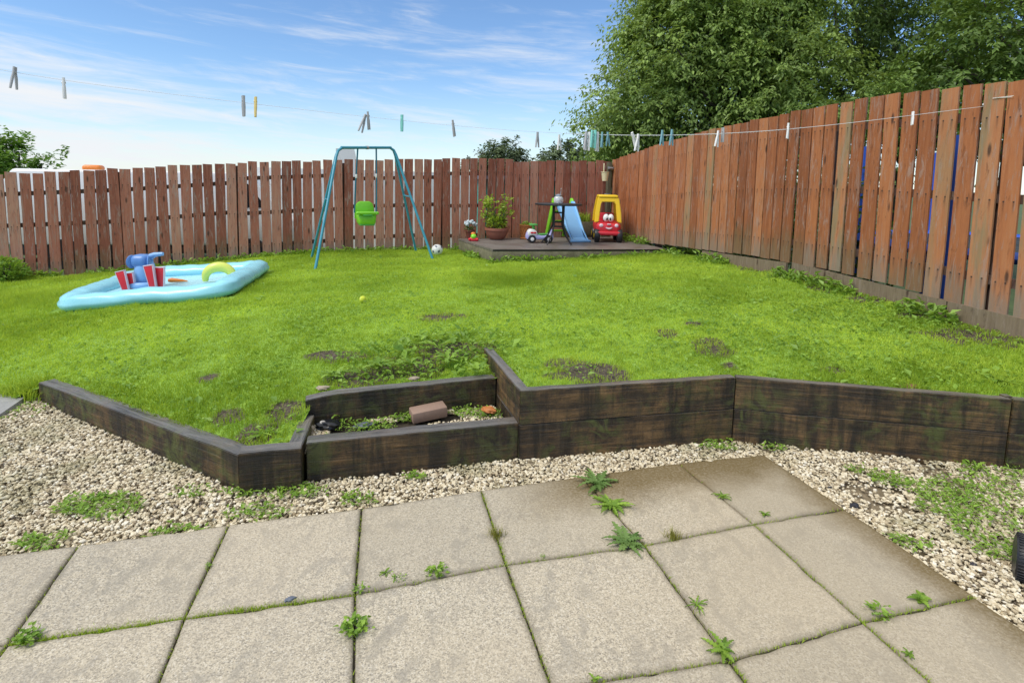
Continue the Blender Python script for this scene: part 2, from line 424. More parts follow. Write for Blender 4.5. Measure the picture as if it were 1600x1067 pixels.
def groundmix(name, cols, sc=14., bump=.5):
    m, g, b = material(name); o = g.coord()
    n = g.noise(o, sc, 6, .65, .4); n2 = g.noise(o, sc * 8, 4, .7)
    setp(g, b, Base_Color=g.ramp(g.math('MULTIPLY_ADD', n2, .45, g.math('MULTIPLY', n, .55)), cols), Roughness=.9, Normal=g.bump(n2, bump, .01))
    return m
M_JOINT = groundmix('mossy joint filling', [(.3, (.014, .010, .007)), (.5, (.04, .032, .018)), (.62, (.07, .075, .02)), (.78, (.12, .14, .03))], 6.)
M_GRAVBASE = groundmix('gritty soil under gravel', [(.3, (.09, .07, .045)), (.55, (.24, .19, .12)), (.75, (.38, .31, .21))])
M_BEDSOIL = groundmix('dark bed soil', [(.3, (.02, .015, .01)), (.55, (.06, .045, .03)), (.75, (.13, .10, .07))])
M_FIELD = groundmix('rough grass beyond the fence', [(.3, (.03, .05, .014)), (.6, (.07, .11, .03)), (.8, (.12, .14, .05))], .6, .2)
M_PATH = groundmix('grey path slab', [(.3, (.22, .225, .22)), (.6, (.33, .33, .32)), (.8, (.42, .42, .40))], 20., .2)

def lawnmat():
    m, g, b = material('mossy lawn soil'); o = g.coord()
    s = g.attr('soil'); n = g.noise(o, 55, 5, .7); n2 = g.noise(o, 4, 4, .6)
    gc = g.ramp(g.math('MULTIPLY_ADD', n, .6, g.math('MULTIPLY', n2, .4)), [(.3, (.07, .135, .016)), (.5, (.20, .35, .036)), (.68, (.33, .49, .06))])
    scol = g.ramp(n, [(.34, (.022, .016, .010)), (.5, (.075, .058, .038)), (.66, (.17, .14, .10))])
    setp(g, b, Base_Color=g.mix(g.ss(g.math('MULTIPLY_ADD', g.math('SUBTRACT', n, .5), .8, s), .35, .6), gc, scol), Roughness=.8, Normal=g.bump(n, .6, .015))
    return m
M_LAWN = lawnmat()
M_GRASS = leafmat('lawn grass', (.17, .30, .026), (.58, .74, .10), .42, .5, .2)
M_WEED = leafmat('broad weed leaves', (.10, .21, .026), (.34, .52, .08), .35, .42, .3)
M_WEED2 = leafmat('grey green weed leaves', (.07, .15, .03), (.22, .34, .10), .3, .5, .3)
M_CHERRY = leafmat('cherry leaves', (.085, .15, .036), (.38, .52, .13), .32, .45, .35)
M_DARKLF = leafmat('dark tree leaves', (.04, .08, .02), (.18, .28, .065), .3, .45, .3)
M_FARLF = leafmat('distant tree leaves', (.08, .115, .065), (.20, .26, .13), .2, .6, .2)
M_BUSH = leafmat('fresh bush leaves', (.06, .14, .02), (.22, .40, .06), .35, .45, .3)
M_YELPL = leafmat('yellow green plant leaves', (.15, .25, .025), (.42, .55, .07), .35, .45, .3)
M_BARK = groundmix('grey bark', [(.3, (.03, .024, .018)), (.6, (.09, .075, .058)), (.8, (.15, .13, .105))], 8.)
def stonemat():
    m, g, b = material('cream limestone chippings'); t = g.attr('tint'); o = g.coord()
    n = g.noise(o, 160, 3, .6); n2 = g.noise(o, 2.2, 4, .6)
    c = g.ramp(t, [(0, (.055, .045, .04)), (.03, (.20, .155, .10)), (.13, (.40, .32, .20)), (.40, (.63, .545, .375)), (.8, (.74, .66, .49)), (1., (.82, .77, .65))])
    c = g.mix(g.ss(n, .45, .75, 0, .45), c, (.27, .20, .12))
    c = g.mix(g.ss(n2, .52, .66, 0, .4), c, (.22, .215, .09))
    setp(g, b, Base_Color=c, Roughness=.7, Normal=g.bump(n, .3, .003))
    return m
M_STONE = stonemat()
M_DECK = None
def deckmat():
    m, g, b = material('wet grey decking'); o = g.coord(); x, y, z = g.xyz(o)
    fr = g.math('FRACT', g.math('DIVIDE', y, .125)); gap = g.ss(g.math('ABSOLUTE', g.math('SUBTRACT', fr, .5)), .46, .49)
    gr = g.noise(g.scale(o, (2.5, 40, 40)), 1., 5, .6, .4); big = g.noise(o, 2.3, 4)
    c = g.ramp(g.math('MULTIPLY_ADD', gr, .6, g.math('MULTIPLY', big, .4)), [(.3, (.09, .075, .066)), (.55, (.19, .165, .15)), (.75, (.28, .26, .24))])
    c = g.mix(g.ss(g.noise(o, 5, 4), .5, .7, 0, .45), c, (.07, .075, .035))
    c = g.mix(gap, c, (.012, .010, .008))
    setp(g, b, Base_Color=c, Roughness=g.ss(big, .35, .65, .36, .6), Normal=g.bump(g.math('SUBTRACT', gr, g.math('MULTIPLY', gap, 3.)), .4, .006))
    return m
M_DECK = deckmat()

M_POOL = plastic('pale blue vinyl', (.30, .68, .80), .28, .12, .1)
M_POOLIN = plastic('paler blue vinyl floor', (.42, .74, .84), .25, .1, .12)
M_RED = plastic('bright red plastic', (.62, .018, .03), .35)
M_REDCAR = plastic('red moulded plastic', (.55, .02, .035), .4)
M_YELLOW = plastic('yellow moulded plastic', (.78, .52, .01), .4)
M_WHITE = plastic('white plastic', (.78, .78, .76), .35)
M_PINKW = plastic('pinkish white plastic', (.74, .60, .66), .35)
M_ELEPH = plastic('mid blue vinyl', (.10, .24, .56), .35)
M_ELEPH2 = plastic('soft blue vinyl', (.22, .42, .74), .35)
M_LIME = plastic('lime vinyl', (.68, .74, .14), .3)
M_GREENPL = plastic('lime green plastic', (.22, .62, .03), .35)
M_GREEN2 = plastic('green plastic', (.10, .42, .08), .4)
M_BLACKPL = plastic('black plastic', (.015, .015, .018), .45)
M_BLUEPL = plastic('light blue moulded plastic', (.22, .48, .80), .4)
M_LILAC = plastic('lilac plastic', (.42, .42, .72), .4)
M_ORANGE = plastic('orange plastic', (.75, .22, .03), .4)
M_AQUA = plastic('aqua plastic', (.25, .66, .58), .4)
M_PEGBLUE = plastic('dusty blue plastic', (.20, .40, .45), .4)
M_PEGWHITE = plastic('white peg plastic', (.80, .79, .77), .4)
M_PEGGREY = plastic('grey peg plastic', (.42, .42, .42), .4)
M_PEGYEL = plastic('yellow peg plastic', (.75, .58, .20), .4)
M_TEALMET = plastic('teal painted steel', (.05, .29, .40), .32, .1, .2)
M_ROPEBLUE = plastic('blue rope', (.03, .17, .25), .7)
M_STEEL = plastic('galvanised steel', (.42, .43, .44), .35, .2, .2, Metallic=.7)
M_TERRA = plastic('terracotta coloured plastic', (.30, .105, .065), .5, .2, .25)
M_REDPOT = plastic('dark red pot', (.16, .045, .03), .5, .2, .2)
M_BASKET = plastic('orange basket weave', (.48, .17, .045), .55, .2, .2)
M_CREAM = plastic('cream plastic', (.70, .63, .40), .4)
M_ROPE = plastic('white washing line', (.80, .80, .78), .5)
M_VAN = plastic('white van paint', (.80, .80, .79), .25)
M_RENDER = plastic('white masonry paint', (.84, .84, .82), .8)
M_TEALSHED = plastic('teal painted boards', (.06, .30, .24), .6, .3)
M_BLUEPAD = plastic('royal blue pad', (.02, .09, .48), .5)
M_BRICK = plastic('pinkish brown brick', (.30, .20, .15), .8, .3, .4)
M_BLACKBAG = plastic('black polythene', (.012, .013, .017), .25)
M_SLATE = plastic('blue grey slate', (.13, .15, .19), .5, .3)
M_FLOWER = plastic('pale blue grey petals', (.50, .56, .60), .7)
M_DARKST = plastic('dark wet stone', (.03, .03, .038), .4, .3)
M_TENNIS = plastic('yellow felt', (.55, .62, .05), .8)
M_BEIGEST = plastic('rough beige rubble', (.36, .30, .22), .85, .4, .4)
M_DRY = leafmat('dry straw', (.16, .10, .045), (.34, .23, .11), .1, .8, .1)
M_STEM = plastic('green brown stems', (.10, .12, .035), .7)
def glassmat():
    m, g, b = material('clear glass'); setp(g, b, Base_Color=(.93, .96, .97), Roughness=.12, IOR=1.45); b.inputs['Transmission Weight'].default_value = .5
    return m
M_GLASS = glassmat()

# ------------------------------------------------------------------ ground
bm = B(); s_ = 600
bm.quad((-s_, -s_, -.22), (s_, -s_, -.22), (s_, s_, -.22), (-s_, s_, -.22))
tag(bm.obj('ground', M_FIELD), kind='structure')

# lawn sheet: grid inside the garden outline, its near edge hidden inside the timber sleepers
SIDE = np.array([-.258, .827]) / math.hypot(.258, .827)
OUT = [(-12, 7.65), (-12, 4.0), (-7, 3.7), (-3.8, 3.8), (-3.5, 3.84), (-3.36, 3.91), (-1.36, 2.80), (-1.2, 2.86), (-1.2, 3.27), (-.12, 3.66), (-.02, 3.60), (.1, 3.20),
       (1.45, 3.52), (3.0, 3.25), (4.35, 3.02), (4.0, 4.3), (2.06, 11.5), tuple(CORNER[:2])]
SOIL = [(at_lawn(915, 578), .26, .15), (at_lawn(1110, 540), .14, .12), (at_lawn(1085, 505), .07, .05), (at_lawn(530, 556), .22, .07), (at_lawn(690, 545), .34, .1), (at_lawn(690, 495), .22, .08),
        (at_lawn(355, 650), .11, .06), (at_lawn(400, 675), .13, .07), (at_lawn(1560, 525), .55, .16), (at_lawn(1450, 490), .35, .07), (at_lawn(1040, 520), .1, .07),
        (at_lawn(1140, 572), .05, .04), (at_lawn(1300, 578), .1, .04), (at_lawn(640, 575), .3, .1), (at_lawn(560, 590), .22, .1), (at_lawn(325, 590), .08, .04), (at_lawn(1230, 430), .35, .08),
        (at_lawn(440, 640), .12, .08)]
def soil_at(x, y):
    s = np.zeros(len(x))
    nz = vnoise(x * 7, y * 7, 3) * .6 + vnoise(x * 17, y * 17, 4) * .4
    for (c, rx, ry) in SOIL:
        q = np.sqrt(((x - c[0]) / rx) ** 2 + ((y - c[1]) / (ry * 1.6)) ** 2) + (nz - .5) * 1.1
        s = np.maximum(s, np.clip(1.6 - q * 1.1, 0, 1))
    dfr = (CORNER[0] - x) * math.cos(YAW) + (CORNER[1] - y) * math.sin(YAW)               # bare strip along the right fence foot
    s = np.maximum(s, np.clip(1.3 - (dfr + (nz - .5) * .5) / .22, 0, 1) * (y < 7.5))
    return s
st = .05
gx, gy = np.meshgrid(np.arange(-12, 4.6, st), np.arange(2.6, 11.7, st)); nx_, ny_ = gx.shape[1], gx.shape[0]
ins = inpoly(gx.ravel(), gy.ravel(), OUT).reshape(gx.shape)
cell = (ins[:-1, :-1].astype(int) + ins[1:, :-1] + ins[:-1, 1:] + ins[1:, 1:]) >= 2
idx = np.arange(nx_ * ny_).reshape(ny_, nx_)
fc = np.stack([idx[:-1, :-1][cell], idx[:-1, 1:][cell], idx[1:, 1:][cell], idx[1:, :-1][cell]], 1)
use = np.unique(fc); remap = np.zeros(nx_ * ny_, int); remap[use] = np.arange(len(use))
vx, vy = gx.ravel()[use], gy.ravel()[use]
soil = soil_at(vx, vy)
me = np_mesh('lawn', np.stack([vx, vy, lawn_z(vx, vy) - .012 * soil], 1), [remap[fc]], {'soil': soil}, True)
tag(link('lawn', me, M_LAWN), kind='structure')

# pool footprint, so that no grass grows through its floor
PNL, PNR, PFR = at_lawn(70, 493), at_lawn(366, 468), at_lawn(428, 422)
POOLX = (PNR - PNL); POOLX[2] = 0
PFL = PNL + (PFR - PNR)
POOLP = [tuple(q[:2]) for q in (PNL, PNR, PFR, PFL)]

# turf: blades denser where the lawn lies nearer
gp = []
def scatter(n, dens):
    x = RNG.uniform(-12, 4.3, n); y = RNG.uniform(2.7, 11.4, n)
    k = inpoly(x, y, OUT); x, y = x[k], y[k]
    k = RNG.random(len(x)) < dens(x, y); x, y = x[k], y[k]
    k = ~inpoly(x, y, POOLP); return x[k], y[k]
def turf_dens(x, y):
    r = np.hypot(x, y); u = np.abs(x) / np.maximum(y, .1)
    return np.clip((4.2 / r) ** 1.25, 0, 1) * (u < 1.12 + .6 * RNG.random(len(x)) ** 2) * (1 - .96 * np.clip(soil_at(x, y) * 1.35 - .35, 0, 1) * (.55 + .45 * (vnoise(x * 11, y * 11, 26) > .42)))
x, y = scatter(1500000, turf_dens)
patch = vnoise(x * 1.1, y * 1.1, 21) * .5 + vnoise(x * 3.3, y * 3.3, 22) * .3 + vnoise(x * 9, y * 9, 23) * .2
tuft = vnoise(x * 14, y * 14, 24); long_ = np.clip((vnoise(x * .9, y * .9, 25) - .55) * 4, 0, 1)
z = lawn_z(x, y); P = np.stack([x, y, z - .004], 1)
h = (.011 + .022 * tuft ** 1.5 + .022 * long_ + .010 * RNG.random(len(x))) * (1 + .25 * (y > 6))
mott = vnoise(x * 26, y * 26, 27) - .5; tint = np.clip(.22 + 1.25 * (patch - .3) + .35 * (RNG.random(len(x)) - .5) - .22 * long_ + .5 * mott * np.clip(5 / np.hypot(x, y), 0, 1), 0, 1)
near = y < 5.6
wd = .0032 * np.clip(np.hypot(x, y) / 3.6, 1, 3.2)
gp.append(blades_np(P[near], h[near], wd[near] * 1.15, .9, tint[near], True))
gp.append(blades_np(P[~near], h[~near] * 1.05, wd[~near] * 1.3, 1., tint[~near], False))
n = 1500; x = RNG.uniform(-5.2, -3.40, n); y = 3.86 + .02 * np.sin(x * 9) + np.abs(RNG.normal(0, .05, n))
n2_ = 500; x2 = RNG.normal(-3.50, .06, n2_); y2 = 3.86 + .03 * RNG.normal(size=n2_)
gp.append(blades_np(np.stack([x2, y2, np.full(n2_, -.05)], 1), RNG.uniform(.08, .17, n2_), .006, .9, RNG.random(n2_) * .6, True))
gp.append(blades_np(np.stack([x, y, np.maximum(lawn_z(x, y) - .01, -.03)], 1), RNG.uniform(.05, .12, n), .005, 1., RNG.random(n) * .6, True))
V, Fs, T = merge(gp)
tag(link('lawn_grass', np_mesh('lawn_grass', V, Fs, {'tint': T}), M_GRASS), 'short bright green grass and moss covering the lawn', 'grass', kind='stuff')

# clover and broad weeds growing through the turf, thick on the right and behind the planting bed
def weed_dens(x, y):
    right = 1.25 * np.clip((x - .8) / 1.2, 0, 1) * np.clip((6.6 - y) / 1.5, 0, 1) * np.clip((vnoise(x * 2.2, y * 2.2, 31) - .25) * 2.2, 0, 1)
    bed = np.exp(-(((x + .62) / .62) ** 4 + ((y - 3.95 - .25 * (x + .6)) / .38) ** 4)) * 1.6
    clov = np.clip((vnoise(x * 1.7, y * 1.7, 32) * .6 + vnoise(x * 5, y * 5, 33) * .4 - .52) * 5, 0, 1) * np.clip((4.5 / np.hypot(x, y)) ** 2, 0, 1) * .55
    edge = np.exp(-((x + 1.75) ** 2 / .5 + (y - 3.2) ** 2 / .06)) * .5
    return np.clip(np.maximum(np.maximum(right * .8, bed), np.maximum(clov, edge)), 0, 1) * (np.abs(x) / y < 1.1) * (1 - .75 * np.clip(soil_at(x, y) - .2, 0, 1) * (bed < .3))
x, y = scatter(260000, lambda x, y: np.maximum(weed_dens(x, y) * .8, .34 * np.clip((vnoise(x * 2.6, y * 2.6, 36) - .3) * 2.5, 0, 1) * np.clip((4.4 / np.hypot(x, y)) ** 2, 0, 1) * (np.abs(x) / y < 1.3)))
n = len(x); bedw = np.exp(-(((x + .62) / .62) ** 4 + ((y - 3.95 - .25 * (x + .6)) / .38) ** 4))
a = RNG.random(n) * 6.283; tilt = RNG.uniform(.15, 1.0, n)
dirs = np.stack([np.cos(a), np.sin(a), tilt], 1)
P = np.stack([x, y, lawn_z(x, y) + RNG.uniform(.0, .028, n) + bedw * RNG.uniform(0, .05, n)], 1)
L = RNG.uniform(.014, .036, n) * (1 + .55 * bedw) * np.where(RNG.random(n) < .08, 1.9, 1)
V, Fc, T = leaves_np(P, dirs, np.tile([0, 0, 1.], (n, 1)) + RNG.normal(0, .25, (n, 3)), L, L * RNG.uniform(.4, .8, n), np.clip(RNG.beta(2, 2.2, n) + .1 * (vnoise(x * 3, y * 3, 35) - .5), 0, 1), .08, .2)
tag(link('lawn_weeds', np_mesh('lawn_weeds', V, [Fc], {'tint': T}), M_WEED), 'clover and broad leaved weeds spreading through the lawn', 'weeds', kind='stuff')

# ------------------------------------------------------------------ patio
SL = .6
def gfit(c, r):
    X0 = np.array([-3.129, 3.814]); a = np.array([math.cos(YAW), math.sin(YAW)]); b = np.array([math.sin(YAW), -math.cos(YAW)])
    return (X0 + a * c + b * r) * SL
PIX = {(0, 0): (123, 850), (1, 0): (358, 818), (2, 0): (565, 793), (3, 0): (752, 765), (4, 0): (908, 743), (5, 0): (1060, 722), (6, 0): (1194, 709),
       (0, 1): (12, 1005), (1, 1): (288, 965), (2, 1): (555, 927), (3, 1): (791, 881), (4, 1): (1008, 851), (5, 1): (1178, 818), (6, 1): (1320, 793),
       (4, 2): (1140, 1030), (5, 2): (1348, 970), (6, 2): (1523, 930)}
GR = {k: onz(*v)[:2] for k, v in PIX.items()}
for r in range(0, 5):
    for c in range(-3, 8):
        if (c, r) in GR: continue
        near_ = [(abs(c - k[0]) + abs(r - k[1]), k) for k in PIX]; k = min(near_)[1]
        GR[(c, r)] = gfit(c, r) + (GR[k] - gfit(*k))
patio = B()
ed = [GR[(-3, 0)], GR[(0, 0)], GR[(3, 0)], GR[(6, 0)], GR[(6, 2)], GR[(6, 4)], GR[(-3, 4)]]
t = bmesh.new(); t.faces.new([t.verts.new((float(q[0]), float(q[1]), -.014)) for q in ed]); patio._add(t)
patio_o = patio.obj('patio', M_JOINT); tag(patio_o, kind='structure')
def slab(c, r, last):
    q = [np.array(GR[k]) for k in ((c, r + 1), (c + 1, r + 1), (c + 1, r), (c, r))]
    m_ = sum(q) / 4; q = [m_ + (p - m_) * (1 - .008 / .6) for p in q]
    zc_ = [random.uniform(-.003, .002) for _ in range(4)]; N = 40
    u = np.linspace(0, 1, N) ; u = np.concatenate([[0, .004, .010], u[1:-1], [.990, .996, 1]]); N = len(u)
    U, Vv = np.meshgrid(u, u); bl = lambda a_: a_[0] * (1 - U) * (1 - Vv) + a_[1] * U * (1 - Vv) + a_[2] * U * Vv + a_[3] * (1 - U) * Vv
    X_ = bl([p[0] for p in q]); Y_ = bl([p[1] for p in q]); e_ = np.minimum(np.minimum(U, 1 - U), np.minimum(Vv, 1 - Vv)) * .6
    rag = vnoise((X_ * 40).ravel() + 100, (Y_ * 40).ravel() + 100, 71).reshape(X_.shape); chip = np.clip(vnoise((X_ * 14).ravel() + 50, (Y_ * 14).ravel() + 50, 72).reshape(X_.shape) - .66, 0, 1) * 3
    Z_ = bl(zc_) - .006 * np.clip(1 - e_ / (.006 + .006 * rag), 0, 1) ** 2 - .010 * chip * np.clip(1 - e_ / .02, 0, 1) + .0012 * (vnoise((X_ * 9).ravel() + 90, (Y_ * 9).ravel() + 90, 73).reshape(X_.shape) - .5)
    top_ = np.stack([X_, Y_, Z_], -1).reshape(-1, 3); id_ = np.arange(N * N).reshape(N, N)
    Fq = np.stack([id_[:-1, :-1], id_[:-1, 1:], id_[1:, 1:], id_[1:, :-1]], -1).reshape(-1, 4)
    rim = np.concatenate([id_[0, :-1], id_[:-1, -1], id_[-1, :0:-1], id_[:0:-1, 0]]); low_ = top_[rim].copy(); low_[:, 2] = -.05; k0 = N * N; kk = np.arange(len(rim))
    Fs_ = np.stack([rim, k0 + kk, k0 + (kk + 1) % len(rim), rim[(kk + 1) % len(rim)]], 1)
    me_ = np_mesh('slab', np.concatenate([top_, low_]), [np.concatenate([Fq, Fs_])], {'edge': np.r_[e_.ravel(), np.zeros(len(rim))]}, True); me_.set_sharp_from_angle(angle=math.radians(50))
    link('slab', me_, M_SLAB, patio_o)
for r in range(0, 4):
    for c in range(-3, 6): slab(c, r, 0)
# extra slab row to the right of the bottom edge keeps the paving outline of the photograph
# moss cushions and grass threads in the joints
Pm = []
def seg_pts(a, b, n, wdt, bias=1.):
    t_ = RNG.random(n) ** bias; return np.stack([a[0] + (b[0] - a[0]) * t_ + RNG.normal(0, wdt, n), a[1] + (b[1] - a[1]) * t_ + RNG.normal(0, wdt, n)], 1)
for r in range(0, 4):
    for c in range(-3, 6):
        if r > 0: Pm.append(seg_pts(GR[(c, r)], GR[(c + 1, r)], int(170 * (3.5 if (c in (0, 1, -1) and r == 1) else 1) * random.uniform(.3, 1.2)), .0045))
        Pm.append(seg_pts(GR[(c, r)], GR[(c, r + 1)], int(190 * random.uniform(.1, 1.6)), .0045))
Pm.append(seg_pts(onz(20, 1000), onz(470, 936), 900, .006))
Pm = np.concatenate(Pm); Pm = np.c_[Pm, np.full(len(Pm), -.010)]
V, Fc, T = blades_np(Pm, RNG.uniform(.006, .019, len(Pm)), .004, 1., RNG.random(len(Pm)) * .8, False)
tag(link('joint_moss', np_mesh('joint_moss', V, Fc, {'tint': T}), M_GRASS), 'green moss and fine grass growing in the paving joints', 'moss', kind='stuff')

# ------------------------------------------------------------------ gravel
gb = B(); gb.quad((-8, 1.2, -.055), (6, 1.2, -.055), (6, 3.6, -.055), (-8, 4.4, -.055)); tag(gb.obj('gravel_bed', M_GRAVBASE), kind='structure')
GPOLY = [[GR[(-3, 0)], GR[(0, 0)], GR[(3, 0)], GR[(6, 0)], GR[(6, 3)], (4.2, 1.4), (4.2, 3.05), (3.0, 3.2), (1.46, 3.47), (.08, 3.15), (-1.1, 2.86), (-1.1, 2.79), (-1.4, 2.74), (-3.38, 3.85), (-3.5, 3.98), (-5.5, 3.9)]]
BEDP = [(-1.19, 2.88), (-1.2, 3.27), (-.12, 3.66), (.03, 3.2)]
def stones_np(P, size, tint):
    t = bmesh.new(); bmesh.ops.create_icosphere(t, subdivisions=1, radius=1); v0 = np.array([v.co[:] for v in t.verts]); f0 = np.array([[v.index for v in f.verts] for f in t.faces]); t.free()
    n = len(P); var = [v0 * (1 + .32 * np.random.default_rng(k).normal(0, 1, (len(v0), 1)).clip(-1.2, 1.2)) for k in range(14)]
    q = RNG.normal(size=(n, 4)); q = q / np.linalg.norm(q, axis=1, keepdims=True); w_, x_, y_, z_ = q.T
    Rm = np.stack([1 - 2 * (y_ * y_ + z_ * z_), 2 * (x_ * y_ - z_ * w_), 2 * (x_ * z_ + y_ * w_), 2 * (x_ * y_ + z_ * w_), 1 - 2 * (x_ * x_ + z_ * z_), 2 * (y_ * z_ - x_ * w_), 2 * (x_ * z_ - y_ * w_), 2 * (y_ * z_ + x_ * w_), 1 - 2 * (x_ * x_ + y_ * y_)], 1).reshape(n, 3, 3)
    sc = size[:, None] * RNG.uniform(.65, 1.25, (n, 3))
    vv = np.array(var)[RNG.integers(0, 14, n)] * sc[:, None, :]
    vv = np.einsum('nij,nkj->nki', Rm, vv); vv[:, :, 2] *= .66; vv += P[:, None, :]
    k = len(v0); Fc = (f0[None] + (np.arange(n) * k)[:, None, None]).reshape(-1, 3)
    return vv.reshape(-1, 3), Fc, np.repeat(tint, k)
def gravel_points(poly, n):
    p = np.array([q[:2] for q in poly]); lo, hi = p.min(0), p.max(0)
    x = RNG.uniform(lo[0], hi[0], n); y = RNG.uniform(lo[1], hi[1], n); k = inpoly(x, y, [tuple(q) for q in p]) & (np.abs(x) / y < 1.8)
    return x[k], y[k]
x, y = gravel_points(GPOLY[0], 225000)
n = len(x)
fil = ~((x > 1.5) & (vnoise(x * 3.5, y * 3.5, 44) * .6 + vnoise(x * 11, y * 11, 45) * .4 > .60) & (RNG.random(n) < .8))
x, y = x[fil], y[fil]; n = len(x)
z = -.046 + .012 * vnoise(x * 3, y * 3, 41) + RNG.uniform(0, .02, n)
P = np.stack([x, y, z], 1)
xb, yb = gravel_points(BEDP, 9000); Pb = np.stack([xb, yb, .095 + .03 * vnoise(xb * 4, yb * 4, 42) + RNG.uniform(0, .012, len(xb))], 1)
kb = vnoise(xb * 5, yb * 5, 43) > .42; Pb = Pb[kb]
P = np.concatenate([P, Pb]); n = len(P)
V, Fc, T = stones_np(P, RNG.uniform(.0048, .0115, n) * np.where(RNG.random(n) < .06, 1.35, 1), RNG.random(n))
tag(link('gravel', np_mesh('gravel', V, [Fc], {'tint': T}), M_STONE), 'loose cream stone chippings around the patio', 'gravel', kind='stuff')

# low green growth through the gravel
GW = [(150, 790, 60, .16, 600), (270, 838, 60, .1, 240), (60, 850, 70, .08, 160), (400, 765, 50, .12, 220), (560, 780, 40, .08, 120), (1545, 800, 80, .35, 1300), (1470, 765, 50, .2, 350),
      (1390, 750, 40, .1, 180), (1340, 735, 30, .08, 70), (1120, 696, 50, .1, 160), (1560, 740, 50, .2, 350), (1420, 850, 40, .08, 100), (20, 640, 40, .2, 150), (1210, 700, 20, .06, 60), (400, 800, 80, .1, 160),
      (650, 745, 80, .05, 60), (1030, 692, 90, .06, 80), (470, 770, 60, .1, 160), (300, 770, 60, .08, 60), (1560, 860, 40, .1, 160), (1330, 860, 50, .06, 60)]
pp = []
for px, py, r_, rad, cnt in GW:
    c = onz(px, py, -.02); a = RNG.random(cnt) * 6.283; rr = rad * np.sqrt(RNG.random(cnt)) * (.6 + .8 * vnoise(a * 2, a * 0 + px, 51))
    pp.append(np.stack([c[0] + rr * np.cos(a) * 1.3, c[1] + rr * np.sin(a) * .75, np.full(cnt, -.022) + RNG.uniform(0, .02, cnt)], 1))
for c, cnt, rad in ((onz(520, 690, .12), 90, .12), (onz(740, 645, .12), 220, .14), (onz(690, 640, .12), 120, .14), (onz(590, 665, .12), 160, .12), (onz(640, 652, .12), 260, .10), (onz(560, 668, .12), 160, .14), (onz(770, 648, .12), 160, .1), (onz(480, 690, .12), 60, .08)):
    a = RNG.random(cnt) * 6.283; rr = rad * np.sqrt(RNG.random(cnt)); q = np.stack([c[0] + rr * np.cos(a), c[1] + rr * np.sin(a) * .6, .11 + RNG.uniform(0, .03, cnt)], 1)
    pp.append(q[inpoly(q[:, 0], q[:, 1], BEDP)])
P = np.concatenate(pp); PATP = [tuple(q) for q in ed]; P = P[~inpoly(P[:, 0], P[:, 1], PATP)]; n = len(P); a = RNG.random(n) * 6.283
L = RNG.uniform(.012, .034, n)
V, Fc, T = leaves_np(P, np.stack([np.cos(a), np.sin(a), RNG.uniform(.1, 1.1, n)], 1), np.tile([0, 0, 1.], (n, 1)), L, L * RNG.uniform(.3, .7, n), RNG.beta(2.2, 2, n), .06, .2)
tag(link('gravel_weeds', np_mesh('gravel_weeds', V, [Fc], {'tint': T}), M_WEED), 'low green weeds creeping through the gravel', 'weeds', kind='stuff')

# grey path corner at the left
pb = B(); q = [onz(45, 618), onz(-60, 690), onz(-260, 660), onz(-80, 614)]
t = bmesh.new(); t.faces.new([t.verts.new((float(p[0]), float(p[1]), .008)) for p in q]); pb._add(t); g_ = bmesh.ops.extrude_face_region(pb.bm, geom=pb.bm.faces[:])
bmesh.ops.translate(pb.bm, vec=(0, 0, -.06), verts=[v for v in g_['geom'] if isinstance(v, bmesh.types.BMVert)]); bmesh.ops.recalc_face_normals(pb.bm, faces=pb.bm.faces)
tag(pb.obj('path', M_PATH), kind='structure')

# ------------------------------------------------------------------ timber retaining walls and edging
def beam(name, a, b, z0, z1, thick, parent=None, side=1, bev=.0035, wob=.0028, mt=None):
    """sleeper with its outer face on the line a-b; thickness to the left of a->b times side"""
    a, b = np.array(a[:2], float), np.array(b[:2], float); L = np.linalg.norm(b - a); ang = math.atan2(b[1] - a[1], b[0] - a[0])
    bb = B(); t = bmesh.new(); bmesh.ops.create_cube(t, size=1)
    for v in t.verts: v.co = Vector((v.co.x * L, v.co.y * thick, v.co.z * (z1 - z0)))
    bmesh.ops.bevel(t, geom=t.edges[:], offset=bev, segments=2, affect='EDGES')
    cuts = [e for e in t.edges if abs(e.verts[0].co.x - e.verts[1].co.x) > L * .5]
    bmesh.ops.subdivide_edges(t, edges=cuts, cuts=max(2, int(L / .1)), use_grid_fill=True)
    sd_ = random.randint(0, 999)
    for v in t.verts:
        q = math.sin(v.co.x * 11 + sd_) + math.sin(v.co.x * 27 + sd_ * 2)
        if v.co.z > 0: v.co.z += wob * .5 * q
        if v.co.y * side < 0: v.co.y += wob * .4 * math.sin(v.co.x * 9 + sd_ + v.co.z * 20)
    bb._add(t)
    o = bb.obj(name, mt or M_SLEEP, parent, 50)
    mid = (a + b) / 2 + np.array([-math.sin(ang), math.cos(ang)]) * thick / 2 * side
    o.rotation_euler = (0, 0, ang); o.location = (mid[0], mid[1], (z0 + z1) / 2)
    return o
A_, B_, C_, D_, E_ = (-3.383, 3.832), (-1.400, 2.737), (.07, 3.135), (1.463, 3.455), (2.998, 3.177)
edge = beam('timber_edging', A_, B_, -.08, .145, .10, None, 1, mt=M_SLEEPM)
for v in edge.data.vertices:                     # the top drops towards its far end
    if v.co.z > 0: v.co.z += .03 * v.co.x / 1.13
tag(edge, 'long dark mossy sleeper edging the left side of the lawn', 'sleeper', 'timber sleepers of the lawn edge')
tag(beam('timber_edging', (-1.385, 2.705), (-1.09, 2.781), -.08, .200, .09), 'short dark sleeper block standing at the left front corner of the planting bed', 'sleeper', 'timber sleepers of the lawn edge')
tag(beam('timber_edging', (-1.082, 2.835), (.062, 3.150), -.08, .200, .095), 'dark wet sleeper along the front of the planting bed', 'sleeper', 'timber sleepers of the lawn edge')
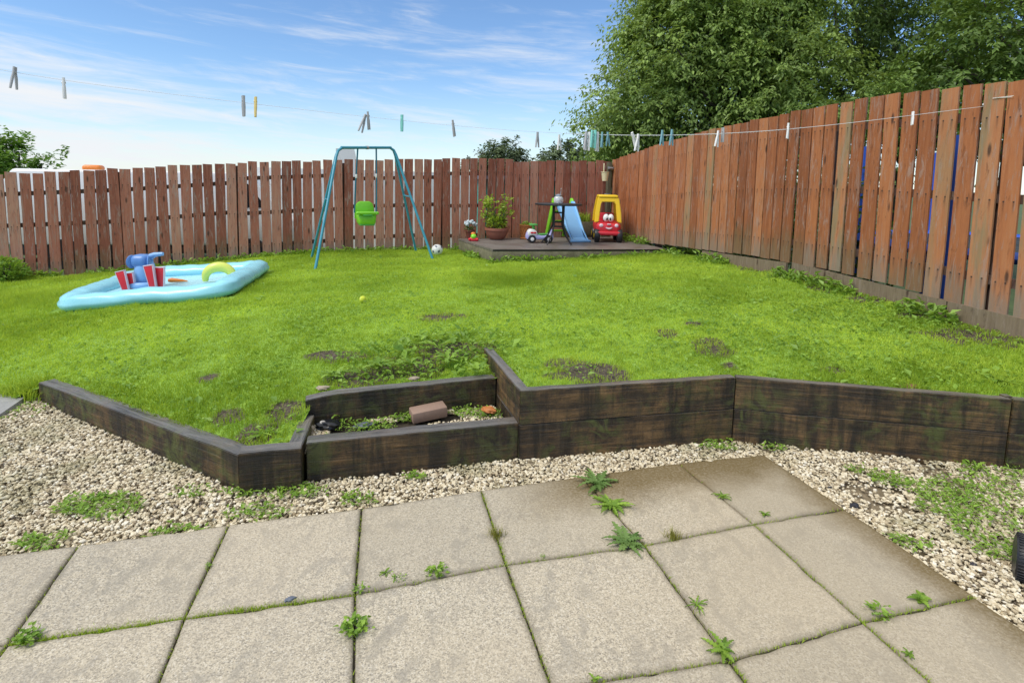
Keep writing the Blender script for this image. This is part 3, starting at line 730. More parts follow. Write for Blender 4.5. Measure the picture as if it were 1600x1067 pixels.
tag(beam('timber_edging', (-1.175, 2.815), (-1.245, 3.195), -.05, .196, .075, None, -1), 'short narrow sleeper running back along the left side of the planting bed', 'sleeper', 'timber sleepers of the lawn edge')
bk = beam('timber_edging', (-1.225, 3.21), (-.088, 3.615), .03, .305, .085)
for v in bk.data.vertices:
    if v.co.z > 0 and v.co.x < -.44: v.co.z -= (-.44 - v.co.x) ** 1.5 * .35
tag(bk, 'rotten topped black sleeper across the back of the planting bed', 'sleeper', 'timber sleepers of the lawn edge')
wall = thing('retaining_wall', 'two sleeper high brown timber wall holding up the lawn behind the patio', 'wall')
def wallrun(a, b, thick, side=1, z1=.402):
    beam('sleeper', a, b, -.09, .192, thick, wall, side, mt=M_SLEEPG); beam('sleeper', a, b, .195, z1, thick, wall, side, mt=M_SLEEPW)
u1 = (np.array(D_) - np.array(C_)) / np.linalg.norm(np.array(D_) - np.array(C_))
wallrun(C_, D_, .062)
wallrun(np.array(D_) + np.array([.004, -.002]), E_, .062)
u2 = (np.array(E_) - np.array(D_)) / np.linalg.norm(np.array(E_) - np.array(D_))
wallrun(np.array(E_) + u2 * .008, np.array(E_) + u2 * 1.6, .062)
wallrun(np.array(C_) + SIDE * .004 - u1 * .002, np.array(C_) + SIDE * .88, .065, -1)
ps = B(); ps.box((0, 0, 0), (.045, .045, .5), bev=.004); po = ps.obj('post', M_SLEEP, wall); po.location = (E_[0] + .01, E_[1] + .055, .16)

# soil of the planting bed
t = bmesh.new(); vs = [t.verts.new((p[0], p[1], .095)) for p in BEDP]; t.faces.new(vs); sb = B(); sb._add(t); tag(sb.obj('bed_soil', M_BEDSOIL), kind='structure')

# ------------------------------------------------------------------ fences
def fence_panel(par, name, boards, origin, ang, matl):
    """boards: list of (s0, s1, z0, z1, tint, lean, dy)"""
    Vs, Fs, T, H_, U_ = [], [], [], [], []; o = 0
    q = np.array([[0, 1, 2, 3], [4, 7, 6, 5], [0, 4, 5, 1], [1, 5, 6, 2], [2, 6, 7, 3], [3, 7, 4, 0]])
    for (s0, s1, z0, z1, tn, ln, dy) in boards:
        zs = np.linspace(0, 1, 5); th = .018; pts = []
        bow = random.uniform(-.006, .006)
        for k, f in enumerate(zs):
            z_ = z0 + (z1 - z0) * f; sh = ln * (f - .5) + bow * (1 - (2 * f - 1) ** 2); e_ = random.uniform(-.003, .003)
            cut = random.uniform(-.004, .004) if k == 4 else 0
            pts += [(s0 + sh + e_, dy, z_ + cut), (s1 + sh + e_, dy, z_ - cut), (s1 + sh + e_, dy + th, z_ - cut), (s0 + sh + e_, dy + th, z_ + cut)]
            H_ += [f] * 4; U_ += [0, 1, 1, 0]
        Vs.append(np.array(pts))
        for k in range(4):
            b0, b1 = o + 4 * k, o + 4 * (k + 1)
            Fs += [(b0, b0 + 1, b1 + 1, b1), (b0 + 1, b0 + 2, b1 + 2, b1 + 1), (b0 + 2, b0 + 3, b1 + 3, b1 + 2), (b0 + 3, b0, b1, b1 + 3)]
        Fs += [(o + 3, o + 2, o + 1, o), (o + 16, o + 17, o + 18, o + 19)]
        T += [tn] * 20; o += 20
    me_ = np_mesh(name, np.concatenate(Vs), [np.array(Fs)], {'tint': np.array(T), 'height': np.array(H_), 'across': np.array(U_)})
    ob = link(name, me_, matl, par); return ob
def rail(par, s0, s1, za, zb, dy, hh=.07, matl=None, name='rail', dep=.035):
    b_ = B(); t = bmesh.new(); bmesh.ops.create_cube(t, size=1)
    for v in t.verts:
        f = v.co.x + .5; v.co = Vector((s0 + (s1 - s0) * f, dy + dep * (v.co.y + .5), za + (zb - za) * f + hh * v.co.z))
    b_._add(t); o_ = b_.obj(name, matl or M_RAIL, par)
    me_ = o_.data
    for k, val in (('tint', .4), ('height', .6)):
        me_.attributes.new(k, 'FLOAT', 'POINT').data.foreach_set('value', np.full(len(me_.vertices), val, np.float32))
    return o_

# back fence, s measured from the corner to the left (negative)
ba = thing('back_fence', 'faded red brown board fence with open gaps along the back of the lawn', 'fence', CORNER, YAW)
TB_S = [-12.5, -10.5, -9.96, -9.03, -8.15, -7.26, -6.13, -4.58, -3.4, -2.12, -2.10, -.38, 0]
TB_Z = [1.50, 1.585, 1.615, 1.687, 1.765, 1.846, 1.915, 1.995, 2.045, 2.085, 2.035, 2.10, 2.12]
BB_S = [-12.5, -10.5, -9.0, -8.1, -7.2, -6.1, -4.6, -3.4, -2, 0]; BB_Z = [-.14, -.08, -.05, .06, .15, .24, .30, .33, .38, .45]
panels = [(-12.4, -10.6), (-10.6, -8.85), (-8.85, -7.07), (-7.07, -5.3), (-5.3, -3.5), (-3.5, -2.11), (-2.11, -.02)]
for i, (p0, p1) in enumerate(panels):
    bs = []; nb = round((p1 - p0) / (.178 if i < 5 else .170)); pit = (p1 - p0) / nb; g0 = .030 if i < 5 else (.022 if i == 5 else .014)
    for kb_ in range(nb):
        s = p0 + pit * kb_ + g0 / 2 + random.uniform(-.007, .007); s1 = s + pit - g0 * random.uniform(.7, 1.35); c = (s + s1) / 2
        bs.append((s, s1, np.interp(c, BB_S, BB_Z) - .02 + random.uniform(-.015, .02), np.interp(c, TB_S, TB_Z) + random.uniform(-.016, .016), random.random(), random.uniform(-.02, .02), random.uniform(-.006, .006)))
    fence_panel(ba, 'board_panel', bs, CORNER, YAW, M_BACKF)
    for fr in ((.80, .5, .16) if i in (1, 2, 4) else (.84, .48, .14)):
        za = np.interp(p0, BB_S, BB_Z) * (1 - fr) + np.interp(p0, TB_S, TB_Z) * fr; zb = np.interp(p1, BB_S, BB_Z) * (1 - fr) + np.interp(p1, TB_S, TB_Z) * fr
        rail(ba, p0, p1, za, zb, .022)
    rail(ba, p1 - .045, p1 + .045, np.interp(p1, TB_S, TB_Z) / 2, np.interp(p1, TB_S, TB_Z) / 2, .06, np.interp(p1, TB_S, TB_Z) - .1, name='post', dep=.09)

# right fence, s from the corner towards the camera; local x runs along DR
ra = thing('side_fence', 'tall orange brown board fence running along the right side of the lawn', 'fence', CORNER, math.atan2(DR[1], DR[0]))
TR_S = [0, .24, 1.16, 2.25, 3.3, 4.27, 5.13, 5.82, 6.51, 6.85, 7.15, 7.6, 9.5]; TR_Z = [2.12, 2.153, 2.26, 2.375, 2.455, 2.505, 2.535, 2.55, 2.545, 2.525, 2.505, 2.50, 2.49]
BR_S = [0, 1.5, 2.6, 3.3, 4.27, 5.13, 5.82, 6.51, 6.85, 7.15, 9.5]; BR_Z = [.50, .60, .655, .676, .735, .745, .745, .71, .675, .655, .60]
s = .03; rp = [(.03, 1.85), (1.85, 3.65), (3.65, 5.45), (5.45, 7.25), (7.25, 9.2)]
odd = 0
for i, (p0, p1) in enumerate(rp):
    bs = []; nb = round((p1 - p0) / .172); pit = (p1 - p0) / nb; g0 = (.012, .014, .022, .028, .03)[i]
    for kb_ in range(nb):
        s = p0 + pit * kb_ + g0 / 2 + random.uniform(-.005, .005); s1 = s + pit - g0 * random.uniform(.6, 1.4); c = (s + s1) / 2
        bs.append((s, s1, np.interp(c, BR_S, BR_Z) + random.uniform(-.008, .008), np.interp(c, TR_S, TR_Z) + random.uniform(-.01, .01), random.random(), random.uniform(-.012, .012) - .01 * i, random.uniform(-.022, -.016)))
    fence_panel(ra, 'board_panel', bs, CORNER, 0, M_RIGHTF)
    for fr in (.86, .5, .14):
        za = np.interp(p0, BR_S, BR_Z) * (1 - fr) + np.interp(p0, TR_S, TR_Z) * fr; zb = np.interp(p1, BR_S, BR_Z) * (1 - fr) + np.interp(p1, TR_S, TR_Z) * fr
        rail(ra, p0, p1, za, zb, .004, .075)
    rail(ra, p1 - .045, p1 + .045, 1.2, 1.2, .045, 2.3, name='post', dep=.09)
for (s0, s1, dz, hh, dy) in ((3.35, 5.06, -.085, .15, -.05), (5.12, 6.95, -.07, .15, -.02), (6.97, 8.9, -.075, .16, -.03)):
    o_ = rail(ra, s0, s1, np.interp(s0, BR_S, BR_Z) + dz, np.interp(s1, BR_S, BR_Z) + dz, dy, hh, M_GBOARD, 'gravel_board', .03)


# ------------------------------------------------------------------ paddling pool and the things in it
def rounded_rect(p, rad, n=8):
    """p: 4 corner points in plan -> closed loop with rounded corners"""
    out = []; m_ = len(p)
    for i in range(m_):
        a, b, c = np.array(p[i - 1][:2]), np.array(p[i][:2]), np.array(p[(i + 1) % m_][:2])
        u = (a - b) / np.linalg.norm(a - b); v = (c - b) / np.linalg.norm(c - b)
        p0, p2 = b + u * rad, b + v * rad
        for k in range(n + 1):
            f = k / n; out.append((1 - f) ** 2 * p0 + 2 * f * (1 - f) * b + f * f * p2)
    return np.array(out)
PC = (PNL + PNR + PFR + PFL) / 4; PC[2] = 0
def ptilt(x, y): return lz(x, y)
pool = thing('paddling_pool', 'pale blue rectangular inflatable paddling pool lying on the lawn', 'paddling pool', (PC[0], PC[1], lz(PC[0], PC[1])))
PZ = pool.location.z
loop = rounded_rect([PNL, PNR, PFR, PFL], .36)
per = np.r_[0, np.cumsum(np.linalg.norm(np.diff(np.vstack([loop, loop[:1]]), axis=0), axis=1))]
NU = 220; uu = np.linspace(0, per[-1], NU, endpoint=False); lp = np.stack([np.interp(uu, per, np.r_[loop[:, k], loop[0, k]]) for k in (0, 1)], 1)
tg = norm(np.roll(lp, -1, 0) - np.roll(lp, 1, 0)); inn = np.stack([-tg[:, 1], tg[:, 0]], 1)
if ((PC[:2] - lp[0]) @ inn[0]) < 0: inn = -inn
NV = 20; rx, rz = .135, .094
Vp = np.empty((NU, NV, 3)); wob = .010 * np.sin(uu * 5.1) + .006 * np.sin(uu * 13 + 1)
zb = lawn_z(lp[:, 0], lp[:, 1]) - .012
for j in range(NV):
    th = 2 * math.pi * j / NV
    cx_, cz_ = -math.cos(th), math.sin(th)
    pin = 1 - .10 * math.exp(-((th - .25) / .16) ** 2) * (1 + .8 * np.sin(uu * 3.3))          # weld seam running round the outside
    e = rx * (1 + wob) * pin
    Vp[:, j, :2] = lp + inn * (rx + cx_ * e)[:, None]; Vp[:, j, 2] = zb + rz * (1 + cz_ * (1 + wob) * (.98 if cz_ > 0 else 1)) * 1.0 + .004 * np.sin(uu * 22 + th * 3) * (math.sin(th) > -.2)
Vp -= np.array([PC[0], PC[1], PZ])
ii = np.arange(NU)[:, None]; jj = np.arange(NV)[None, :]
Fp = np.stack([ii * NV + jj, ((ii + 1) % NU) * NV + jj, ((ii + 1) % NU) * NV + (jj + 1) % NV, ii * NV + (jj + 1) % NV], -1).reshape(-1, 4)
mp = np_mesh('inflated_wall', Vp.reshape(-1, 3), [Fp], smooth=True); bm_ = bmesh.new(); bm_.from_mesh(mp); bmesh.ops.recalc_face_normals(bm_, faces=bm_.faces); bm_.to_mesh(mp); bm_.free()
link('inflated_wall', mp, M_POOL, pool)
fl = rounded_rect([PNL + .13 * (PC - PNL) / np.linalg.norm(PC - PNL), PNR, PFR, PFL], .42)
fl = lp + inn * .15; zc = lawn_z(fl[:, 0], fl[:, 1]) + .045
cen = np.array([PC[0], PC[1], lz(PC[0], PC[1]) + .05])
rings = [np.c_[fl, zc]]
for f in (.8, .6, .4, .2):
    q = cen[:2] + (fl - cen[:2]) * f; rings.append(np.c_[q, lawn_z(q[:, 0], q[:, 1]) + .045 + .006 * np.sin(q[:, 0] * 9) * np.sin(q[:, 1] * 11)])
Vf = np.concatenate(rings + [cen[None]]) - np.array([PC[0], PC[1], PZ]); Ff = []
i_ = np.arange(NU)
for k in range(4): Ff.append(np.stack([k * NU + i_, k * NU + (i_ + 1) % NU, (k + 1) * NU + (i_ + 1) % NU, (k + 1) * NU + i_], 1))
tri = np.stack([4 * NU + i_, 4 * NU + (i_ + 1) % NU, np.full(NU, 5 * NU)], 1)
link('pool_floor', np_mesh('pool_floor', Vf, [np.concatenate(Ff), tri], smooth=True), M_POOLIN, pool)

def in_pool(px, py, dz=.06):
    z_ = .2
    for _ in range(40):
        P_ = onz(px, py, z_); z_ += .4 * (lz(P_[0], P_[1]) + dz - z_)
    return np.array(onz(px, py, z_))
# red tapering skittles: top pixel, foot pixel
SK = [((188, 424), (198, 456), 'leftmost leaning red and white skittle standing in the paddling pool'), ((201, 427), (208, 454), 'second red and white skittle from the left in the paddling pool'),
      ((232, 415), (240, 452), 'tall red skittle standing right in front of the blue inflatable elephant'), ((250, 418), (252, 450), 'rightmost upright red skittle in the pool, beside the blue elephant')]
sk0 = None
for i, (tp, ft, lab) in enumerate(SK):
    q = in_pool(ft[0], ft[1]); topp = atdepth(tp[0], tp[1], q[1]); v = topp - q; hgt = float(np.linalg.norm(v))
    r = thing('skittle', lab, 'skittle', q, 0, 'red skittles standing in the paddling pool')
    zz_ = Vector(v).normalized(); xx_ = Vector((0, 1, 0)).cross(zz_).normalized(); yy_ = zz_.cross(xx_)
    r.rotation_euler = Matrix((xx_, yy_, zz_)).transposed().to_euler(); r.scale = (1, 1, hgt / .34)
    if sk0 is None:
        b = B(); b.box((0, 0, .17), (.095, .035, .34), bev=.012, seg=3)
        for vv in b.bm.verts: vv.co.x *= .72 + .42 * vv.co.z / .34
        fb = b.obj('body', M_RED, r)
        b = B()
        for sx in (-1, 1): b.prism([(sx * .031, .0), (sx * .037, .0), (sx * .056, .335), (sx * .050, .335)], -.0185, .0185, 'xz', .003)
        wb = b.obj('white_edge', M_PINKW, r)
        b = B(); b.box((0, 0, .343), (.115, .04, .012), bev=.004); b.obj('cap', M_PINKW, r); sk0 = r
    else:
        for ch in [o for o in bpy.data.objects if o.parent == sk0]:
            c = ch.copy(); COL.objects.link(c); c.parent = r
# inflatable elephant-like toy: rounded body, ear flap, trunk pointing right, base ring
q = in_pool(228, 449)
el = thing('inflatable_toy', 'blue inflatable elephant toy standing among the red skittles in the pool', 'inflatable toy', q); el.scale = (.88, .88, .95)
b = B(); b.ball((0, 0, .2), (.13, .13, .21), 24, 16); b.obj('body', M_ELEPH2, el)
b = B(); b.box((-.02, -.02, .345), (.24, .22, .17), bev=.075, seg=4); b.obj('head', M_ELEPH, el)
b = B(); b.tube([(.09, 0, .40), (.15, -.01, .425), (.22, -.015, .435), (.27, -.015, .44)], [.04, .032, .026, .022], 10); b.obj('trunk', M_ELEPH2, el)
for sx, nm in ((-1, 'ear'), (1, 'ear')):
    b = B(); b.ball((sx * .115 - .01, -.075, .34), (.022, .075, .085), 14, 10, (0, 0, sx * .5)); b.obj('ear', M_ELEPH, el)
b = B(); b.tube([(.19 * math.cos(a), .16 * math.sin(a), .045) for a in np.linspace(0, 2 * math.pi, 24, endpoint=False)], .045, 10, True); b.obj('base_ring', M_ELEPH2, el)
q = in_pool(275, 441)
b = B(); b.tube([(-.09, 0, .02), (-.06, 0, .025), (.06, .02, .018), (.13, .03, .012)], [.022, .03, .018, .006], 10); o = b.obj('pool_toy', M_ORANGE); o.location = q; tag(o, 'small orange toy lying on the pool floor between skittles and lime arch', 'toy')
q = in_pool(343, 438)
b = B(); b.tube([(.175 * math.cos(a), .02 * math.sin(a * 2), .17 * math.sin(a)) for a in np.linspace(-.05, math.pi + .05, 22)], [.035 + .028 * math.sin(k / 21 * math.pi) for k in range(22)], 14); o = b.obj('inflatable_arch', M_LIME); o.location = q
tag(o, 'lime yellow inflatable arch standing inside the paddling pool', 'inflatable toy')

# ------------------------------------------------------------------ swing
FLf, BLf, FRf, BRf = at_lawn(492, 421), at_lawn(487, 403), at_lawn(677, 405), at_lawn(650, 393)
FLf[2] -= .03; FRf[2] -= .03
TL = atdepth(528, 231, (FLf[1] + BLf[1]) / 2 + .05); TR = atdepth(615, 231, (FRf[1] + BRf[1]) / 2 - .1)
sc_ = (FLf + FRf + BLf + BRf) / 4
sw = thing('swing', 'teal steel frame garden swing on the lawn in front of the back fence', 'swing', sc_)
S0 = lambda p: np.asarray(p, float) - sc_
def leg(foot, top, bar_dir, other):
    dn = (foot - top); dn = dn / np.linalg.norm(dn)
    pts = [S0(foot), S0(top + dn * .14), S0(top + dn * .05 + bar_dir * .015), S0(top + bar_dir * .08)]
    b = B(); b.tube(pts, .021, 10); return b.obj('leg', M_TEALMET, sw)
bd = (TR - TL) / np.linalg.norm(TR - TL)
for ft, tp, dr_ in ((FLf, TL, bd), (BLf, TL, bd), (FRf, TR, -bd), (BRf, TR, -bd)): leg(ft, tp, dr_, None)
b = B(); b.tube([S0(TL + bd * .06), S0(TR - bd * .06)], .024, 10); b.obj('top_bar', M_TEALMET, sw)
b = B(); b.tube([S0(TL + (TR - TL) * .5 - bd * .02), S0(TL + (TR - TL) * .5 + bd * .02)], .03, 10); b.obj('joint_sleeve', M_STEEL, sw)
for a, c in ((FLf, TL), (FRf, TR)):
    bb_ = BLf if a is FLf else BRf; f = .56
    b = B(); b.tube([S0(a + (c - a) * f), S0(bb_ + (c - bb_) * f)], .013, 8); b.obj('brace', M_TEALMET, sw)
SB_ = atdepth(572, 352, (TL[1] + TR[1]) / 2 - .02)             # under the bucket seat
st_ = thing('x', 'x', 'x'); bpy.data.objects.remove(st_)
ax = bd / np.linalg.norm(bd); yaw_s = math.atan2(ax[1], ax[0])
seatroot = S0(SB_)
def sl(p):                                                     # seat-local -> swing-local, the seat turned to face the house
    c_, s_2 = math.cos(yaw_s * .45), math.sin(yaw_s * .45); return (seatroot[0] + p[0] * c_ - p[1] * s_2, seatroot[1] + p[0] * s_2 + p[1] * c_, seatroot[2] + p[2])
def seatobj(b, name, mt, par=None):
    for v in b.bm.verts: v.co = Vector(sl(v.co))
    return b.obj(name, mt, par or sw)
b = B(); b.box((0, 0, .10), (.31, .30, .19), bev=.05, seg=3)
for v in b.bm.verts: v.co.x *= .84 + .16 * v.co.z / .19
seat = seatobj(b, 'seat', M_GREENPL)
b = B(); b.prism([(-.165, .10), (.165, .10), (.155, .27), (.13, .35), (.08, .385), (-.08, .385), (-.13, .35), (-.155, .27)], .135, .165, 'xz', .012); seatobj(b, 'backrest', M_GREENPL, sw)
b = B(); b.box((0, -.155, .205), (.36, .05, .05), bev=.02, seg=3); seatobj(b, 'front_bar', M_GREENPL, sw)
b = B(); b.box((0, -.175, .172), (.15, .03, .022), bev=.006); seatobj(b, 'grip_slot', M_GREEN2, seat)
b = B(); b.box((.0, -.03, .018), (.24, .22, .035), bev=.015); seatobj(b, 'seat_base', M_GREEN2, seat)
for sx in (-1, 1):
    t0 = TL + (TR - TL) * .5 + bd * sx * .185; t0[2] -= .02
    e0 = np.array(sl((sx * .175, .06, .20)))
    b = B(); b.tube([S0(t0), S0(t0) + (e0 - S0(t0)) * .5 + np.array([.005 * sx, 0, 0]), e0], .013, 8); b.obj('rope', M_ROPEBLUE, sw)
    m_ = S0(t0) + (e0 - S0(t0)) * .42; b = B(); b.box(m_, (.03, .03, .07), bev=.008); b.obj('adjuster', M_WHITE, sw)

# football and tennis ball
q = at_lawn(683, 399)
b = B(); t = bmesh.new(); bmesh.ops.create_icosphere(t, subdivisions=4, radius=.098)
ph = (1 + 5 ** .5) / 2; IC = norm(np.array([(0, s1, s2 * ph) for s1 in (-1, 1) for s2 in (-1, 1)] + [(s1, s2 * ph, 0) for s1 in (-1, 1) for s2 in (-1, 1)] + [(s1 * ph, 0, s2) for s1 in (-1, 1) for s2 in (-1, 1)], float))
for f in t.faces:
    c = np.array(f.calc_center_median()); c /= np.linalg.norm(c); f.material_index = 1 if (IC @ c).max() > .972 else 0
me_ = bpy.data.meshes.new('football'); t.to_mesh(me_); t.free(); me_.shade_smooth()
o = link('football', me_, [M_WHITE, M_SLATE]); o.location = (q[0], q[1], q[2] + .095); o.rotation_euler = (.4, .3, 1.1)
tag(o, 'white football with dark patches on the grass beside the swing leg', 'ball')
q = at_lawn(567, 473)
b = B(); b.ball((0, 0, 0), .034, 20, 14); o = b.obj('tennis_ball', M_TENNIS); o.location = (q[0], q[1], q[2] + .034); tag(o, 'small yellow tennis ball lying in the middle of the lawn', 'ball')
b = B(); b.tube([(.0335 * math.cos(a) * .9, .0335 * math.sin(a) * .9, .014 * math.sin(2 * a)) for a in np.linspace(0, 6.283, 24, endpoint=False)], .0022, 5, True); b.obj('seam', M_WHITE, o)

# ------------------------------------------------------------------ deck
DZ = .58
DFL, DBL = onz(770, 390, DZ), onz(716, 373, DZ)
DFR = onplane(1050, 384, CORNER, [math.cos(YAW), math.sin(YAW), 0]); DFR[2] = DZ
DBR = CORNER + DR * .35; DBR = np.array([DBR[0], DBR[1], DZ]); DFR = DFR - np.array([math.cos(YAW), math.sin(YAW), 0]) * .08; DBR = DBR - np.array([math.cos(YAW), math.sin(YAW), 0]) * .08
deck = thing('deck', 'low weathered grey timber deck in the far corner of the garden', 'deck', DFL, math.atan2(DFR[1] - DFL[1], DFR[0] - DFL[0]))
dyaw = deck.rotation_euler.z
def dl(p):
    x_, y_ = p[0] - DFL[0], p[1] - DFL[1]; return (x_ * math.cos(dyaw) + y_ * math.sin(dyaw), -x_ * math.sin(dyaw) + y_ * math.cos(dyaw))
DP = [dl(p) for p in (DFL, DFR, DBR, DBL)]
b = B(); b.prism(DP, -.03, 0, 'xy'); b.obj('boards', M_DECK, deck)
wl = DP[1][0]
b = B(); b.box((wl / 2, .018, -.114), (wl - .004, .036, .165), bev=.004); fo = b.obj('fascia', M_SLEEP, deck)
lft = np.array(DP[3]) - np.array(DP[0]); ll = np.linalg.norm(lft); b = B(); b.box((0, 0, 0), (ll - .05, .036, .165), bev=.004); o = b.obj('fascia', M_SLEEP, deck)
o.location = (DP[0][0] + lft[0] / 2 + .02, DP[0][1] + lft[1] / 2 + .02, -.114); o.rotation_euler = (0, 0, math.atan2(lft[1], lft[0]))
for fx in (.05, .5, .95):
    b = B(); b.box((wl * fx + (.06 if fx < .1 else 0), .12, -.25), (.09, .09, .26), bev=.005); b.obj('foot', M_SLEEP, deck)
MF = groundmix('weathered grey brown fascia', [(.3, (.06, .055, .03)), (.5, (.16, .145, .09)), (.7, (.26, .23, .16))], 7., .3)
for o in [q for q in bpy.data.objects if q.parent == deck and q.name.startswith(('fascia', 'foot'))]: o.data.materials[0] = MF

def on_deck(px, py): return onz(px, py, DZ + .001)
SZ = lambda q, n: n * q[1] / F                     # pixels -> metres at that depth

# plants in pots
def leafcloud(name, cen, rad, n, L, matl, par, up=.3, drop=0.):
    cen = np.array(cen); r_ = norm(RNG.normal(size=(n, 3))) * (RNG.random((n, 1)) ** .4) * np.array(rad); P_ = cen + r_
    dd = norm(r_) * .7 + RNG.normal(0, .5, (n, 3)) + np.array([0, 0, up - drop])
    V, Fc, T = leaves_np(P_, dd, norm(RNG.normal(0, .5, (n, 3)) + np.array([0, 0, 1.])), RNG.uniform(.6, 1.3, n) * L, RNG.uniform(.4, .7, n) * L, RNG.beta(2, 2, n), .06, .2)
    return link(name, np_mesh(name, V, [Fc], {'tint': T}), matl, par)
q = on_deck(734, 373)
pt = thing('plant_pot', 'small dark red pot of pale grey blue flowers on the deck corner', 'plant pot', q)
b = B(); b.lathe([(.055, 0), (.085, .13), (.098, .135), (.098, .165), (.085, .165), (.082, .14)], 24); b.obj('pot', M_REDPOT, pt)
leafcloud('foliage', (0, 0, .19), (.09, .09, .05), 90, .05, M_DARKLF, pt)
for i in range(9):
    a = i * 2.4; rr = .03 + .09 * (i / 9); b = B()
    for k in range(7): b.ball((rr * math.cos(a) + random.uniform(-.02, .02), rr * .8 * math.sin(a) + random.uniform(-.02, .02), .25 + .07 * (1 - i / 9) + random.uniform(-.015, .015)), .022, 8, 6)
    b.obj('flower_head', M_FLOWER, pt)
q = on_deck(740, 376.5)
ty = thing('toy_turtle', 'small red green and orange plastic toy beside the small flower pot', 'toy', q)
b = B(); b.box((0, 0, .035), (.16, .13, .07), bev=.025, seg=3, taper=(.8, .8)); b.obj('base', M_RED, ty)
b = B(); b.ball((0, -.015, .075), (.055, .055, .05), 16, 12); b.obj('body', M_GREENPL, ty)
b = B(); b.ball((-.01, .02, .125), (.042, .04, .03), 16, 10); b.obj('cap', M_ORANGE, ty)
for sx in (-1, 1):
    b = B(); b.ball((sx * .068, -.05, .03), .025, 12, 8); b.obj('foot', M_RED, ty)
q = on_deck(776, 374)
bp = thing('bowl_planter', 'wide terracotta bowl planter with a tall yellow green leafy plant', 'planter', q); k_ = q[1] / 10.2
b = B(); b.lathe([(.10, 0), (.145, .02), (.19, .10), (.212, .165), (.225, .17), (.225, .215), (.205, .215), (.20, .18), (.1, .17)], 32); b.obj('bowl', M_TERRA, bp)
b = B(); stems = []
for i in range(15):
    a = random.uniform(0, 6.283); r0 = random.uniform(.01, .09); h_ = random.uniform(.2, .60); ln = random.uniform(.03, .14)
    tip = (r0 * math.cos(a) + ln * math.cos(a) * 1.4, r0 * math.sin(a) + ln * math.sin(a), .2 + h_); stems.append((tip, h_))
    b.tube([(r0 * math.cos(a), r0 * math.sin(a), .17), (r0 * math.cos(a) * 1.3, r0 * math.sin(a) * 1.3, .2 + h_ * .5), tip], [.008, .006, .004], 6)
for tx, tz in ((-.22, .62), (-.17, .72), (.24, .52), (.19, .6), (-.2, .42), (.1, .62)):
    b.tube([(tx * .2, 0, .17), (tx * .7, random.uniform(-.05, .05), .17 + tz * .5), (tx, 0, tz)], [.009, .007, .004], 6); stems.append(((tx, 0, tz), .5))
b.obj('stems', M_STEM, bp)
leafcloud('leaves', (0, 0, .30), (.16, .14, .12), 330, .075, M_YELPL, bp, .5)
Ps = []
for (tp, h_) in stems:
    for k in range(12): Ps.append(np.array(tp) + np.array([random.gauss(0, .035), random.gauss(0, .035), random.uniform(-.14, .04)]))
Ps = np.array(Ps); n = len(Ps)
V, Fc, T = leaves_np(Ps, norm(RNG.normal(0, 1, (n, 3)) + [0, 0, .2]), norm(RNG.normal(0, .5, (n, 3)) + [0, 0, 1.]), RNG.uniform(.06, .11, n), RNG.uniform(.03, .055, n), RNG.beta(2.4, 2, n), .06, .2)
link('upper_leaves', np_mesh('upper_leaves', V, [Fc], {'tint': T}), M_YELPL, bp)
q = on_deck(822, 373)
bk_ = thing('basket_planter', 'orange basket weave planter with a green plant, behind the ride on car', 'planter', q)
b = B(); b.lathe([(.115, 0), (.122, .012), (.10, .03), (.122, .235), (.133, .245), (.133, .265), (.115, .265), (.11, .22)], 28); b.obj('pot', M_BASKET, bk_)
b = B()
for k in range(14):
    for sg in (-1, 1):
        pts = []
        for f in np.linspace(0, 1, 7):
            a = k / 14 * 6.283 + sg * f * .9; r_ = .103 + .022 * f; pts.append((r_ * math.cos(a), r_ * math.sin(a), .035 + .2 * f))
        b.tube(pts, .005, 5)
b.obj('weave', M_BASKET, bk_)
leafcloud('foliage', (0, 0, .25), (.09, .09, .05), 110, .05, M_WEED, bk_, .4)

# ride on car
q = on_deck(843, 379)
rc = thing('ride_on_car', 'white and lilac ride on toy car with a green seat, behind the table legs', 'ride on toy', q, .12)
b = B(); b.prism([(-.245, .06), (-.25, .12), (-.235, .17), (-.20, .215), (-.13, .225), (-.075, .2), (-.05, .15), (.0, .13), (.08, .13), (.16, .155), (.20, .235), (.225, .235), (.235, .1), (.225, .06)], -.10, .10, 'xz', .025); b.obj('body', M_LILAC, rc)
b = B(); b.prism([(-.235, .125), (-.225, .19), (-.19, .235), (-.12, .24), (-.07, .21), (-.05, .155), (-.06, .125)], -.105, .105, 'xz', .02); b.obj('bonnet', M_WHITE, rc)
b = B(); b.box((.05, 0, .15), (.16, .15, .025), bev=.012); b.obj('seat', M_GREEN2, rc)
b = B(); b.tube([(-.11, 0, .22), (-.12, 0, .30)], .025, 12); b.box((-.12, 0, .315), (.14, .15, .03), bev=.012); b.obj('steering_handle', M_GREEN2, rc)
for dx in (-.025, .025):
    b = B(); b.ball((-.13 + dx, -.107, .18), (.03, .006, .017), 14, 8); b.obj('sticker', M_RED, rc)
for wx in (-.15, .145):
    for sy in (-1, 1):
        b = B(); b.lathe([(.045, -.022), (.068, -.018), (.072, 0), (.068, .018), (.045, .022)], 24, (wx, sy * .098, .072), Euler((math.pi / 2, 0, 0)).to_matrix().to_4x4()); wo_ = b.obj('wheel', M_BLACKPL, rc)
        b = B(); b.lathe([(.0, .0), (.030, .004), (.032, .008), (.0, .012)], 18, (wx, sy * .118 + sy * .004, .072), Euler((math.pi / 2 * (1 if sy < 0 else -1), 0, 0)).to_matrix().to_4x4()); b.obj('hub', M_WHITE, wo_)

